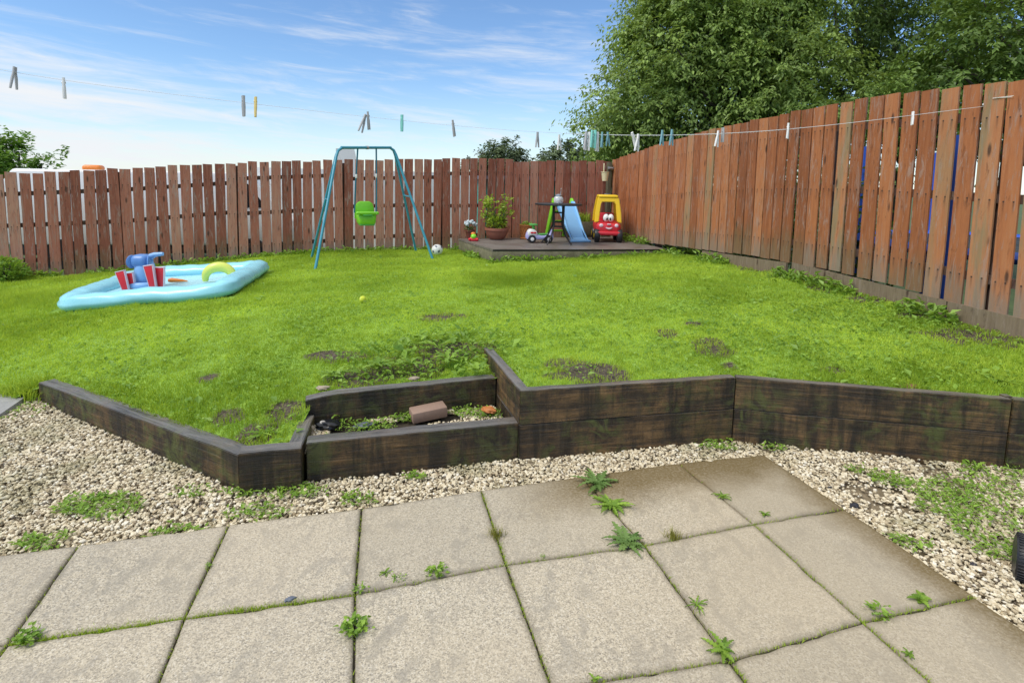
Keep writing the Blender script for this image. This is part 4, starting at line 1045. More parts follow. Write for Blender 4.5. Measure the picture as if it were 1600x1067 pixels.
# bistro table and glass lantern
q = on_deck(871, 382)
tb = thing('bistro_table', 'small round black folding bistro table standing on the deck', 'table', q, .1)
TW = SZ(q, 37); TH = SZ(q, 64)
b = B(); b.lathe([(TW * .96, TH - .028), (TW, TH - .022), (TW, TH - .004), (TW * .985, TH), (.001, TH)], 48); b.obj('table_top', M_BLACKPL, tb)
for sx, yt in ((-1, .0), (1, .0)):
    for sy in (-1, 1):
        b = B(); b.tube([(-sx * .085 * .9, sy * .055, TH - .03), (-sx * .075, sy * .06, TH * .62), (sx * -.02, sy * .075, TH * .45), (sx * .12, sy * .11, TH * .2), (sx * .225 if sy < 0 else sx * .17, sy * .15, .012)] if False else
                   [(sx * .085, sy * .06, TH - .03), (sx * .082, sy * .06, TH * .66), (sx * .078, sy * .07, TH * .5), (sx * (.15 if sy > 0 else .13), sy * .12, TH * .22), (sx * (.21 if sy < 0 else .255), sy * .17, .012)], .0135, 8); b.obj('leg', M_BLACKPL, tb)
for hz in (.78, .55, .44):
    b = B()
    for sy in (-1, 1): b.tube([(-.085, sy * .06, TH * hz), (.085, sy * .06, TH * hz)], .010, 8)
    b.obj('cross_bar', M_BLACKPL, tb)
q2 = np.array([q[0] - .005, q[1], q[2] + TH])
ln_ = thing('glass_lantern', 'round clear glass jar lantern with a grey lid on the bistro table', 'lantern', q2)
b = B(); b.lathe([(.045, 0), (.07, .01), (.084, .05), (.08, .095), (.055, .125), (.05, .13)], 28); b.obj('jar', M_GLASS, ln_)
b = B(); b.lathe([(.058, .125), (.062, .13), (.06, .15), (.02, .16), (.001, .165)], 24); b.obj('lid', M_STEEL, ln_)
b = B(); b.tube([(.03, 0, .155), (.035, 0, .2), (.04, 0, .245)], [.009, .006, .003], 8); b.ball((.04, 0, .25), .011, 10, 8); b.obj('handle', M_STEEL, ln_)
b = B(); b.lathe([(.03, .012), (.03, .07), (.001, .072)], 16); b.obj('candle', M_WHITE, ln_)

# slide
q = on_deck(906, 378.5); q = q + np.array([-math.sin(.36), math.cos(.36), 0]) * .40
sd2 = thing('toy_slide', 'light blue plastic toddler slide with green sides behind the table', 'slide', q, .36)
wS = .155; zt = SZ(q, 56)
def slidebar(y0, z0, y1, z1): return None
prof = [(-.42, .012), (-.36, .02), (-.30, .055), (.18, zt - .03), (.30, zt - .02)]
b = B()
for (a, c) in zip(prof, prof[1:]):
    b.prism([(a[0], a[1]), (c[0], c[1]), (c[0], c[1] + .02), (a[0], a[1] + .02)], -wS, wS, 'yz')
b.obj('chute', M_BLUEPL, sd2)
for sx in (-1, 1):
    b = B(); b.prism([(-.42, .0), (.30, zt - .045), (.30, zt + .045), (.18, zt + .045), (-.28, .125), (-.36, .075), (-.42, .045)] if True else [], sx * wS - .018, sx * wS + .018, 'yz', .010)
    b.obj('side_rail', M_BLUEPL, sd2)
b = B(); b.box((0, -.40, .02), (.42, .10, .035), bev=.015); b.obj('landing', M_BLUEPL, sd2)
for sx in (-1, 1):
    b = B(); b.prism([(.22, zt - .04), (.34, zt + .1), (.40, zt + .1), (.72, 0), (.62, 0), (.34, zt - .08)], sx * (wS + .035) - .02, sx * (wS + .035) + .02, 'yz', .01); b.obj('ladder_side', M_GREENPL, sd2)
for k in range(3):
    f = (k + .6) / 3.4; b = B(); b.box((0, .68 - .3 * f, zt * f), (.33, .09, .03), bev=.01); b.obj('step', M_GREENPL, sd2)

# wooden trough behind the toy car
q = on_deck(915, 371); q = q + np.array([-.05, .35, 0])
tr_ = thing('trough_planter', 'dark wooden trough with a spiky green plant between the slide and the red toy car', 'planter', q, YAW)
for k, (yy, ww) in enumerate(((-.12, .5), (.12, .5))): b = B(); b.box((0, yy, .15), (ww, .022, .28), bev=.004); b.obj('side_board', MF, tr_)
for sx in (-1, 1): b = B(); b.box((sx * .24, 0, .15), (.022, .22, .28), bev=.004); b.obj('end_board', MF, tr_)
b = B(); b.box((0, 0, .27), (.45, .21, .02)); b.obj('soil', M_GRAVBASE, tr_)
n = 160; Pq = np.stack([RNG.uniform(-.15, .15, n), RNG.uniform(-.08, .08, n), np.full(n, .27)], 1); V, Fc, T = blades_np(Pq, RNG.uniform(.12, .26, n), .016, .9, RNG.random(n)); link('foliage', np_mesh('foliage', V, Fc, {'tint': T}), M_YELPL, tr_)

# ride-in toy car
q = on_deck(947, 376)
k_ = SZ(q, 71) / .84
cz = thing('toy_car', 'red and yellow ride in toy car with white eyes on the deck', 'toy car', q, -.06); cz.scale = (k_, k_, k_)
b = B(); b.box((0, .0, .255), (.46, .74, .25), bev=.085, seg=4)
for v in b.bm.verts:
    if v.co.y < -.2: v.co.x *= .96; v.co.z -= .03 * max(0, v.co.z - .25) / .12
b.obj('body', M_REDCAR, cz)
b = B(); b.box((0, -.372, .165), (.44, .07, .075), bev=.03, seg=3); b.obj('bumper', M_REDCAR, cz)
def arch(y_, lean):
    outer = [(-.245, .34), (-.235, .52), (-.205, .72), (-.185, .80), (-.14, .84), (.14, .84), (.185, .80), (.205, .72), (.235, .52), (.245, .34)]
    inner = [(.165, .36), (.15, .52), (.135, .68), (.11, .715), (-.11, .715), (-.135, .68), (-.15, .52), (-.165, .36)]
    t = bmesh.new(); m_ = 16; P_ = outer + inner
    ring = outer + inner
    # strip between outer and inner outlines
    oi = [(outer[i], inner[::-1][int(round(i * 7 / 9))]) for i in range(10)]
    fr = [[t.verts.new((p[0], y_ + lean * (p[1] - .34) + dy, p[1])) for p in pr] for pr in oi for dy in (-.035,)]
    bk2 = [[t.verts.new((p[0], y_ + lean * (p[1] - .34) + .035, p[1])) for p in pr] for pr in oi]
    for i in range(9):
        for A2, rev in ((fr, 0), (bk2, 1)):
            vs_ = [A2[i][0], A2[i + 1][0], A2[i + 1][1], A2[i][1]]
            if len(set(vs_)) == 4: t.faces.new(vs_[::-1] if rev else vs_)
        t.faces.new((fr[i][0], bk2[i][0], bk2[i + 1][0], fr[i + 1][0])); t.faces.new((fr[i][1], fr[i + 1][1], bk2[i + 1][1], bk2[i][1]))
    for i in (0, 9): t.faces.new((fr[i][0], fr[i][1], bk2[i][1], bk2[i][0]))
    bmesh.ops.recalc_face_normals(t, faces=t.faces); bmesh.ops.bevel(t, geom=[e for e in t.edges if len(e.link_faces) == 2 and e.calc_face_angle(0) > .9], offset=.012, segments=2, affect='EDGES')
    return t
b = B(); b._add(arch(-.17, .22)); b.obj('front_pillars', M_YELLOW, cz)
b = B(); b._add(arch(.27, -.05)); b.obj('rear_pillars', M_YELLOW, cz)
b = B(); b.box((0, .10, .815), (.36, .44, .06), bev=.03, seg=3); b.obj('roof', M_YELLOW, cz)
b = B(); b.box((0, .17, .40), (.28, .06, .22), bev=.02); b.obj('seat_back', M_REDCAR, cz)
b = B(); b.tube([(.075 * math.cos(a), -.06, .42 + .075 * math.sin(a)) for a in np.linspace(0, 6.283, 18, endpoint=False)], .012, 8, True); b.obj('steering_wheel', M_BLACKPL, cz)
for sx in (-1, 1):
    b = B(); b.ball((sx * .042, -.235, .435), (.055, .05, .07), 18, 12); eo = b.obj('eye', M_WHITE, cz)
    b = B(); b.ball((sx * .030, -.278, .418), (.017, .012, .026), 12, 8); b.obj('pupil', M_BLACKPL, eo)
    b = B(); b.ball((sx * .135, -.362, .305), (.036, .018, .034), 16, 10); b.obj('headlight', M_PINKW, cz)
b = B(); b.tube([(.062 * math.sin(a), -.375, .30 - .05 * math.cos(a)) for a in np.linspace(-1.1, 1.1, 14)], [.006 + .009 * math.sin(k / 13 * math.pi) for k in range(14)], 8); b.obj('smile', M_PINKW, cz)
b = B(); b.box((0, -.368, .328), (.07, .018, .022), bev=.007); b.obj('nose', M_PINKW, cz)
for sx in (-1, 1):
    for yy in (-.27, .25):
        b = B(); b.lathe([(.05, -.05), (.112, -.045), (.122, -.025), (.122, .025), (.112, .045), (.05, .05)], 28, (sx * .20, yy - .03, .12), Euler((0, math.pi / 2, 0)).to_matrix().to_4x4()); wo_ = b.obj('wheel', M_BLACKPL, cz)
        b = B(); b.lathe([(.04, 0), (.045, .006), (.001, .01)], 18, (sx * .251, yy - .03, .12), Euler((0, sx * math.pi / 2, 0)).to_matrix().to_4x4()); b.obj('hub', M_YELLOW, wo_)

# hanging pot and brackets at the corner, blue toy at the deck end
q = atdepth(945, 283, CORNER[1] - .42)
hp = thing('hanging_pot', 'cream plastic pot hanging on the back fence near the corner', 'hanging pot', q)
b = B(); b.lathe([(.052, 0), (.075, .165), (.084, .17), (.084, .18), (.07, .18), (.065, .15)], 24); b.obj('pot', M_CREAM, hp)
b = B(); b.box((-.02, .05, .25), (.022, .012, .20), bev=.004); b.obj('hanger', M_CREAM, hp)
b = B(); b.tube([(.0, .05, 0), (-.01, .06, -.15), (-.03, .06, -.36)], .004, 5); b.obj('trailing_cord', M_REDPOT, hp)
cp_ = thing('corner_post', 'dark timber corner post with steel brackets where the two fences meet', 'post', (CORNER[0] - .075, CORNER[1] - .09, .4), YAW)
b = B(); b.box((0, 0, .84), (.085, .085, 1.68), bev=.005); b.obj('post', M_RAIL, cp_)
for zz, dx in ((1.56, .01), (1.02, -.04)):
    b = B(); b.box((dx, -.055, zz), (.14, .02, .055), bev=.006); b.tube([(dx - .04, -.066, zz), (dx + .04, -.07, zz)], .016, 8); b.obj('bracket', M_STEEL, cp_)
q = on_deck(1033, 383)
q = q + np.array([-.06, .1, 0])
bt = thing('toy_helmet', 'blue rounded plastic toy lying at the right end of the deck', 'toy', q)
b = B(); b.ball((0, 0, .045), (.10, .08, .065), 18, 12); b.obj('shell', plastic('blue toy plastic', (.03, .14, .42), .35), bt)
for a in (0.2, 1.4, 2.6, 4.2): b = B(); b.ball((.075 * math.cos(a), -.05 + .02 * math.sin(a), .07), (.016, .014, .014), 8, 6); b.obj('stud', M_LILAC, bt)

# ------------------------------------------------------------------ things in the planting bed
q = onz(668, 655, .12)
b = B(); b.box((0, 0, 0), (.225, .105, .07), bev=.008, seg=2); o = b.obj('brick', M_BRICK); o.location = (q[0], q[1] + .03, .155); o.rotation_euler = (.05, -.06, .42); tag(o, 'single pinkish brown brick lying in the planting bed', 'brick')
def lump(name, px, py, z, s, mt, label, cat, rot=0.):
    t = bmesh.new(); bmesh.ops.create_icosphere(t, subdivisions=3, radius=1); sd_ = random.uniform(0, 99)
    for v in t.verts:
        p = v.co * 1.3; f = 1 + .22 * math.sin(p.x * 2.3 + sd_) * math.cos(p.y * 2.9 + sd_ * 2) + .14 * math.sin(p.z * 5 + p.x * 4 + sd_) + .06 * math.sin(p.y * 11 + sd_)
        v.co = Vector((v.co.x * s[0] * f, v.co.y * s[1] * f, v.co.z * s[2] * f))
    b = B(); b._add(t); o = b.obj(name, mt, None, 28); q = onz(px, py, z); o.location = q; o.rotation_euler = (0, 0, rot); return tag(o, label, cat)
lump('rubble_stone', 482, 672, .14, (.035, .03, .035), M_BEIGEST, 'rough beige lump of rubble at the left end of the planting bed', 'stone')
lump('plastic_bag', 512, 664, .14, (.07, .04, .028), M_BLACKBAG, 'crumpled black plastic bag in the left of the planting bed', 'plastic bag', .3)
lump('flat_stone', 570, 664, .125, (.055, .03, .013), M_SLATE, 'flat grey slate stone on the gravel in the planting bed', 'stone', .3)
lump('pot_shard', 764, 640, .16, (.045, .03, .018), M_BASKET, 'orange broken pot piece in the right corner of the planting bed', 'pot shard', -.5)
lump('flat_stone', 505, 606, .29, (.04, .028, .012), M_BEIGEST, 'pale flat stone lying at the left end of the weeds above the planting bed', 'stone', .2)
lump('flat_stone', 647, 591, .31, (.03, .022, .010), M_BEIGEST, 'pale flat stone among the weeds in the middle above the planting bed', 'stone', .2)
lump('dark_stone', 1335, 790, -.02, (.026, .018, .014), M_DARKST, 'larger dark wet stone at the right hand edge of the patio', 'stone', .5)
lump('dark_stone', 1297, 762, -.025, (.012, .010, .008), M_DARKST, 'small dark pebble on the gravel beside the far right slab', 'stone')
lump('dark_stone', 1521, 882, -.025, (.013, .012, .009), M_DARKST, 'dark pebble nearest to the black wheel on the gravel', 'stone')
lump('dark_stone', 297, 776, -.025, (.016, .012, .009), M_DARKST, 'black pebble on the left gravel below the end of the long edging', 'stone')
lump('slate_chip', 453, 935, .004, (.020, .010, .005), M_SLATE, 'blue grey slate chip lying on a paving joint at the front', 'slate chip', .6)
lump('earth_mound', 1418, 606, .375, (.075, .05, .022), plastic('dry orange brown earth', (.22, .12, .06), .9, .4, .5), 'small mound of dry orange brown earth on the lawn behind the right wall', 'mound')

# black wheel at the right edge
q = onz(1601, 905, -.04)
wh = thing('black_wheel', 'ribbed black plastic wheel on the gravel at the right edge of the photo', 'wheel', q, .9)
b = B(); b.lathe([(.05, -.045), (.086, -.042), (.095, -.03), (.097, 0), (.095, .03), (.086, .042), (.05, .045)], 40, (0, 0, .095), Euler((math.pi / 2, 0, 0)).to_matrix().to_4x4()); b.obj('tyre', M_BLACKPL, wh)
b = B()
for k in range(44):
    a = k / 44 * 6.283; b.box((.097 * math.cos(a), 0, .095 + .097 * math.sin(a)), (.006, .075, .006), (0, -a, 0), bev=.0015, seg=1)
b.obj('tread', M_BLACKPL, wh)
b = B(); b.lathe([(.048, -.03), (.05, 0), (.048, .03)], 24, (0, 0, .095), Euler((math.pi / 2, 0, 0)).to_matrix().to_4x4()); b.obj('hub', M_STEEL, wh)

# ------------------------------------------------------------------ weeds in the paving joints
def lobed_leaf(P0, ang, L, Wd, rise, lobes=5, droop=.5, tint=.5):
    """toothed strip leaf, curved: returns V, F, T"""
    n = lobes * 2 + 1; f = np.linspace(0, 1, n + 1); prof = Wd * (np.sin(np.pi * np.clip(f, .02, .99) ** .75) ** .8) * np.where(np.arange(n + 1) % 2 == 0, .34, 1.)
    prof[-1] = .0005; prof[0] = Wd * .12
    d_ = np.array([math.cos(ang), math.sin(ang), 0]); s_3 = np.array([-d_[1], d_[0], 0])
    c = P0 + d_ * (f * L)[:, None] + np.array([0, 0, 1]) * (rise * L * (f - droop * f * f * 1.4))[:, None]
    V = np.concatenate([c - s_3 * prof[:, None] * .5 + np.array([0, 0, .003]), c - np.array([0, 0, .001]), c + s_3 * prof[:, None] * .5 + np.array([0, 0, .003])])
    m_ = n + 1; i = np.arange(n)
    Fq = np.concatenate([np.stack([i, i + 1, m_ + i + 1, m_ + i], 1), np.stack([m_ + i, m_ + i + 1, 2 * m_ + i + 1, 2 * m_ + i], 1)])
    return V, Fq, np.full(len(V), tint)
def rosette(name, px, py, z, R_, n, Wd, label, mt=None, rise=.35, lobes=5, spread=6.283, a0=0., jit=.4, ratio=1., cat='weed', grp='weeds growing in the paving joints'):
    q = onz(px, py, z); prt = []
    for k in range(n):
        a = a0 + spread * (k + random.uniform(-.35, .35)) / n; L_ = R_ * random.uniform(1 - jit, 1.1)
        prt.append(lobed_leaf(np.array([random.uniform(-.1, .1) * R_, random.uniform(-.1, .1) * R_, .002 + random.uniform(0, .02) * rise]), a, L_, Wd * random.uniform(.7, 1.2), rise * random.uniform(.4, 1.5), lobes, random.uniform(.4, .7), random.betavariate(2, 2)))
    V, Fs_, T = merge(prt)
    o = link(name, np_mesh(name, V, Fs_, {'tint': T}, True), mt or M_WEED); o.location = q
    return tag(o, label, cat, grp)
RS = [(935, 757, .155, 18, .036, 'spreading dandelion plant between the two darker slabs at the top right'), (955, 792, .125, 24, .032, 'dense dandelion clump in the joint below the spreading dandelion'),
      (980, 850, .13, 17, .042, 'grey green thistle rosette on the joint crossing at the patio centre right'), (1130, 1020, .085, 9, .026, 'upright dock seedling on the front right joint crossing'),
      (553, 985, .065, 26, .024, 'curly leaved weed clump on the front joint left of centre'), (682, 896, .055, 18, .024, 'low round weed on the joint in front of the middle slab'),
      (620, 905, .035, 8, .018, 'tiny seedling patch left of the low round weed'), (603, 897, .03, 5, .016, 'single small stalked seedling left of the seedling patch'), (562, 922, .035, 10, .016, 'small weed tuft on the joint crossing above the curly weed clump'),
      (1128, 778, .05, 9, .014, 'reddish small weed in the joint of the far right slabs'), (1195, 806, .035, 7, .014, 'pale green seedling at the joint crossing of the far right slabs'),
      (1090, 948, .05, 8, .010, 'thin stalked weed in the joint above the dock seedling'), (1372, 958, .06, 11, .016, 'mixed weed tuft at the crossing of the right hand slabs'), (1440, 940, .065, 6, .034, 'three leaved broad weed near the right end of the joint'),
      (42, 1000, .055, 22, .016, 'mossy weed tuft in the joint at the far left front'), (848, 870, .018, 6, .012, 'tiny green sprout in the joint right of centre'), (326, 885, .022, 7, .012, 'tiny green sprout in the joint of the left slabs'),
      (1420, 1025, .025, 7, .012, 'tiny sprout in the joint at the bottom right corner'), (930, 1063, .022, 5, .012, 'tiny sprout at the bottom edge right of centre')]
ROUND = {553, 682, 620, 562, 42, 848, 326, 1372}
def roundweed(px, py, R_, n, label):
    q = onz(px, py, -.002); R_ *= .85; P_ = np.stack([RNG.normal(0, R_ * .34, n), RNG.normal(0, R_ * .32, n), RNG.uniform(.002, .03, n) * R_ / .05], 1); a = np.arctan2(P_[:, 1], P_[:, 0]) + RNG.normal(0, .8, n)
    V, Fc, T = leaves_np(P_, np.stack([np.cos(a), np.sin(a), RNG.uniform(-.1, .9, n)], 1), norm(np.array([0, 0, 1.]) + RNG.normal(0, .35, (n, 3))), RNG.uniform(.25, .5, n) * R_, RNG.uniform(.2, .38, n) * R_, RNG.beta(1.6, 1.8, n), .05, .2)
    o = link('joint_weed', np_mesh('joint_weed', V, [Fc], {'tint': T}), M_WEED); o.location = q; tag(o, label, 'weed', 'weeds growing in the paving joints')
for px, py, r_, n_, w_, lab in RS:
    if px in ROUND: roundweed(px, py, r_ * 1.0, n_ * 4, lab)
    else: rosette('joint_weed', px, py, -.004, r_ * (.9 if w_ > .02 else 1.1), int(n_ * 1.35), w_ * .95, lab, M_WEED2 if px in (980, 935, 958) else None, .45, 6 if w_ > .02 else 3, jit=.62)
for px, py, lab in ((775, 838, 'yellowing grass tuft in the middle joint of the back row'), (1052, 841, 'dry fine grass tuft in the joint of the right hand slabs')):
    n = 110; q = onz(px, py, -.006); Pq = np.stack([RNG.normal(0, .018, n), RNG.normal(0, .012, n), np.zeros(n)], 1)
    V, Fc, T = blades_np(Pq, RNG.uniform(.02, .055, n), .0025, 1.3, RNG.random(n)); o = link('grass_tuft', np_mesh('grass_tuft', V, Fc, {'tint': T}), leafmat('yellowing grass', (.14, .16, .02), (.34, .32, .07), .2, .6, .2)); o.location = q; tag(o, lab, 'grass tuft', 'weeds growing in the paving joints')
# larger weeds elsewhere
GRP2 = 'single weeds around the lawn and gravel'
for px, py, z, r_, n_, w_, rise, lab in [(1080, 400, .46, .24, 26, .07, 1.2, 'bushy green weed at the right end of the deck'), (1375, 395 + 55, .58, .2, 12, .03, .9, 'small weed at the foot of the side fence') if False else (1255, 425, .56, .17, 14, .035, .7, 'dark green fern like weed against the gravel board of the side fence'),
        (535, 660, .11, .10, 5, .030, 1.4, 'long bright leaf plant in the left of the planting bed'), (645, 640, .12, .06, 8, .018, 1.0, 'small seedling against the back sleeper of the planting bed'), (615, 655, .12, .05, 6, .02, .9, 'pale low weed in the middle of the planting bed'),
        (385, 775, -.03, .075, 9, .018, 1., 'upright weed at the foot of the short sleeper, left'), (435, 765, -.03, .065, 9, .02, 1., 'upright weed at the foot of the short sleeper, right'), (1525, 735, -.03, .06, 9, .024, 1., 'weed at the foot of the wall near its right joint'),
        (1135, 690, -.03, .06, 9, .022, .9, 'green weed at the foot of the wall corner'), (1520, 585, .39, .12, 14, .05, .7, 'broad leaved dock behind the right end of the wall'), (1560, 600, .40, .12, 12, .05, .7, 'pale broad leaved weed at the right edge of the lawn'),
        (590, 575, .33, .13, 14, .045, .9, 'big leaved weed left of centre above the planting bed'), (700, 565, .34, .13, 14, .05, .8, 'big leaved weed on the right above the planting bed'), (640, 572, .33, .12, 12, .04, .9, 'big leaved weed in the centre above the planting bed'),
        (520, 590, .29, .11, 12, .04, .8, 'broad weed at the left end above the planting bed'), (745, 580, .33, .10, 12, .04, .8, 'leafy weed against the side return of the timber wall'), (410, 680, .16, .10, 16, .03, .4, 'flat green weed on the bare soil left of the planting bed'),
        (1340, 412, .60, .10, 9, .03, 1., 'small weed hanging over the gravel board of the side fence')]:
    rosette('weed', px, py, z, r_, n_, w_, lab, None, rise, 4, grp=GRP2)
# growth along the fence feet and under the deck edge: nobody could count it
pp = []; hh_ = []
for k in range(2600):
    s_4 = random.uniform(-10.4, -.1); c = CORNER + DB * s_4; off = abs(random.gauss(0, .07)) + .02
    if vnoise(np.array([s_4 * 2.2]), np.array([.5]), 61)[0] < .42: continue
    x_, y_ = c[0] + math.sin(YAW) * off, c[1] - math.cos(YAW) * off; pp.append((x_, y_, lz(x_, y_) + random.uniform(0, .09) * random.random()))
for k in range(2600):
    s_4 = random.uniform(.4, 7.6); c = CORNER + DR * s_4; off = abs(random.gauss(0, .10)) + .06
    if vnoise(np.array([s_4 * 1.9]), np.array([7.5]), 62)[0] < .58: continue
    x_, y_ = c[0] - math.cos(YAW) * off, c[1] - math.sin(YAW) * off; pp.append((x_, y_, lz(x_, y_) + random.uniform(0, .12) * random.random() + (.2 * random.random() if s_4 < 2.2 else 0)))
for k in range(1500):
    f = random.random(); c = DFL + (DFR - DFL) * f if k % 3 else DFL + (DBL - DFL) * f
    if vnoise(np.array([f * 9.]), np.array([k % 3 * 1.]), 63)[0] < .42: continue
    x_, y_ = c[0] + random.gauss(0, .03), c[1] - .05 - abs(random.gauss(0, .05)); pp.append((x_, y_, lz(x_, y_) + random.uniform(0, .09) * random.random()))
P = np.array(pp); n = len(P); a = RNG.random(n) * 6.283; L = RNG.uniform(.04, .10, n)
V, Fc, T = leaves_np(P, np.stack([np.cos(a), np.sin(a) - .2, RNG.uniform(.2, 1.6, n)], 1), np.tile([0, 0, 1.], (n, 1)) + RNG.normal(0, .3, (n, 3)), L, L * RNG.uniform(.3, .6, n), RNG.beta(2, 2, n), .06, .25)
tag(link('fence_foot_weeds', np_mesh('fence_foot_weeds', V, [Fc], {'tint': T}), M_WEED), 'leafy growth along the feet of the fences and the deck', 'weeds', kind='stuff')

# ------------------------------------------------------------------ washing line and pegs
LP1 = atdepth(-60, 118, 2.0); LP2 = onplane(1536, 165, CORNER - np.array([math.cos(YAW), math.sin(YAW), 0]) * .03, [math.cos(YAW), math.sin(YAW), 0])
ldir = (LP2 - LP1) * np.array([1, 1, 0]); ldir /= np.linalg.norm(ldir); lnrm = np.array([-ldir[1], ldir[0], 0])
RP = np.array([(-60, 97), (22, 112), (99, 127), (250, 146), (390, 160), (571, 183), (709, 196), (841, 207), (930, 212), (1000, 213), (1045, 211.5), (1125, 207), (1232, 200), (1427, 183.5), (1536, 165.5)])
cf = np.polyfit(RP[:, 0], RP[:, 1], 5)
def lineat(px): return onplane(px, float(np.polyval(cf, px)), LP1, lnrm)
lpx = np.linspace(-420, 1536, 90); b = B(); b.tube([lineat(p) for p in lpx], [.0008 if p < 870 else (.0021 if p > 950 else .0008 + .0013 * (p - 870) / 80) for p in lpx], 6)
for p in np.linspace(930, 1240, 56):
    if random.random() < .75: c = lineat(p + random.uniform(-2, 2)); b.ball(c - np.array([0, 0, .003]), (.002, .002, .003), 6, 5)
wlo = b.obj('washing_line', M_ROPE); tag(wlo, 'thin white washing line strung from the side fence across the garden', 'washing line')
b = B(); hk = onplane(1551, 154, CORNER - np.array([math.cos(YAW), math.sin(YAW), 0]) * .03, [math.cos(YAW), math.sin(YAW), 0])
b.tube([hk, hk + np.array([.22, -.55, -.03]), hk + np.array([.4, -1.2, -.06])], .0022, 6); b.tube([LP2, LP2 + np.array([0, 0, .015])], .004, 6); b.tube([hk, onplane(1584, 150, hk, [math.cos(YAW), math.sin(YAW), 0])], .0022, 6); b.obj('line_end', M_ROPE, wlo)
def pegmesh(open_):
    b = B()
    for s in (-1, 1):
        pts = [(s * .0035, s * .002, .022), (s * .0045, s * .002, .0), (s * .004 + s * open_ * .4, s * .002, -.02), (s * .004 + s * open_, s * .002, -.062)]
        b.tube(pts, [.0055, .005, .0062, .0048], 8, False, .8)
    b.tube([(0, -.006, .002), (0, .006, .002)], .005, 8)
    return b.mesh('clothes_peg')
PM = {}
def peg(px, top, bottom, mt, lab, lean=0., yaw=0., open_=.007, dy=0., spring=None):
    q = lineat(px) + lnrm * dy; ln_px = bottom - top
    key = (mt.name, round(open_, 3))
    if key not in PM: me_ = pegmesh(open_); me_.materials.append(mt); PM[key] = me_
    o = bpy.data.objects.new('clothes_peg', PM[key]); COL.objects.link(o)
    s = ln_px / (F * .086 / q[1]); s = min(max(s, .75), 1.3)
    o.scale = (s, s, s); topp = onplane(px, top, LP1 + lnrm * dy, lnrm); o.location = topp - np.array([0, 0, .024 * s])
    o.rotation_euler = (0, lean, math.atan2(ldir[1], ldir[0]) + yaw)
    return tag(o, lab, 'clothes peg', 'clothes pegs on the washing line')
PEGS = [(22, 104, 138, M_PEGGREY, 'grey green peg nearest the left end of the line', .12, .8, .008), (99, 121, 153, M_PEGWHITE, 'cream white peg alone on the line, second from the left', .0, 1.3, .004),
        (380, 149, 181, M_PEGGREY, 'straight grey peg left of the yellow peg', 0, 1.5, .002), (399, 151, 182, M_PEGYEL, 'yellow and white peg on the line', .12, 1.3, .004),
        (569, 178, 207, M_PEGGREY, 'tilted grey peg, front one of the bunched pair above the swing', .35, .4, .007), (575, 174, 202, M_PEGGREY, 'grey peg, rear one of the bunched pair above the swing', -.15, .9, .006), (628, 179, 205, M_AQUA, 'pale aqua peg right of the swing', -.06, 1.4, .003),
        (708, 187, 213, M_PEGGREY, 'grey peg alone between the aqua peg and the distant trees', -.25, .7, .006), (840, 206, 230, M_PEGGREY, 'open grey peg left of the tree branches', 0, .2, .008), (874, 210, 234, M_PEGWHITE, 'white wire like peg under the tree branch tips', -.05, .1, .009),
        (916, 205, 234, M_PEGGREY, 'leftmost grey peg of the bunch at the tree', .05, .4, .007), (921, 206, 235, M_PEGWHITE, 'white peg left of the aqua pegs in the bunch', 0, .8, .006), (925, 203, 230, M_AQUA, 'left aqua peg in the bunch', .02, .5, .006), (930, 203, 231, M_AQUA, 'right aqua peg in the bunch', -.03, .9, .006),
        (934, 206, 236, M_PEGWHITE, 'white peg right of the aqua pegs in the bunch', .03, .3, .007), (941, 206, 230, M_PEGBLUE, 'grey blue peg at the right side of the bunch', 0, .5, .008), (950, 206, 228, M_PEGBLUE, 'open grey blue peg just right of the bunch', -.06, .1, .011),
        (990, 206, 234, M_PEGWHITE, 'left one of two crossed white pegs', -.5, .1, .010), (997, 209, 236, M_PEGWHITE, 'right one of two crossed white pegs', .1, .1, .009), (1035, 203, 227, M_PEGBLUE, 'left one of two dusty blue pegs', 0, .1, .010), (1050, 202, 227, M_PEGBLUE, 'right one of two dusty blue pegs', 0, .1, .010),
        (1122, 204, 229, M_PEGWHITE, 'open white peg in front of the side fence, front one of a pair', .1, .1, .010), (1130, 199, 222, M_PEGGREY, 'grey peg hanging behind the open white peg', 0, 1.2, .003), (1232, 192, 216, M_PEGWHITE, 'white peg in front of the middle of the side fence', 0, .3, .008), (1427, 174, 195, M_PEGWHITE, 'rightmost white peg on the line, close to the fence', .1, .6, .006)]
for i, p in enumerate(PEGS): peg(*p, dy=.004 * ((i % 3) - 1))

# ------------------------------------------------------------------ beyond the fences
def rounded_box_thing(par, name, c, size, bev, mt, seg=4):
    b = B(); b.box(c, size, bev=bev, seg=seg); return b.obj(name, mt, par)
# white van behind the left of the back fence
vc = atdepth(200, 300, 11.6); vn = thing('parked_van', 'white van with an orange beacon parked behind the left of the back fence', 'van', (onplane(46, 300, vc, [-math.sin(YAW), math.cos(YAW), 0])[0] + 2.55 * math.cos(YAW), onplane(46, 300, vc, [-math.sin(YAW), math.cos(YAW), 0])[1] + 2.55 * math.sin(YAW), -.30), YAW)
b = B(); b.prism([(-2.55, .55), (-2.52, 1.75), (-2.36, 1.98), (1.35, 2.0), (1.75, 1.9), (2.3, 1.2), (2.55, 1.05), (2.6, .5)][::-1], -.95, .95, 'xz', .06); b.obj('body', M_VAN, vn)
for wx in (-1.6, 1.7):
    for sy in (-1, 1):
        b = B(); b.lathe([(.18, -.1), (.32, -.1), (.34, 0), (.32, .1), (.18, .1)], 24, (wx, sy * .86, .34), Euler((math.pi / 2, 0, 0)).to_matrix().to_4x4()); b.obj('wheel', M_BLACKPL, vn)
b = B(); b.box((0, 0, .45), (5.0, 1.8, .2), bev=.03); b.obj('sill', M_BLACKPL, vn)
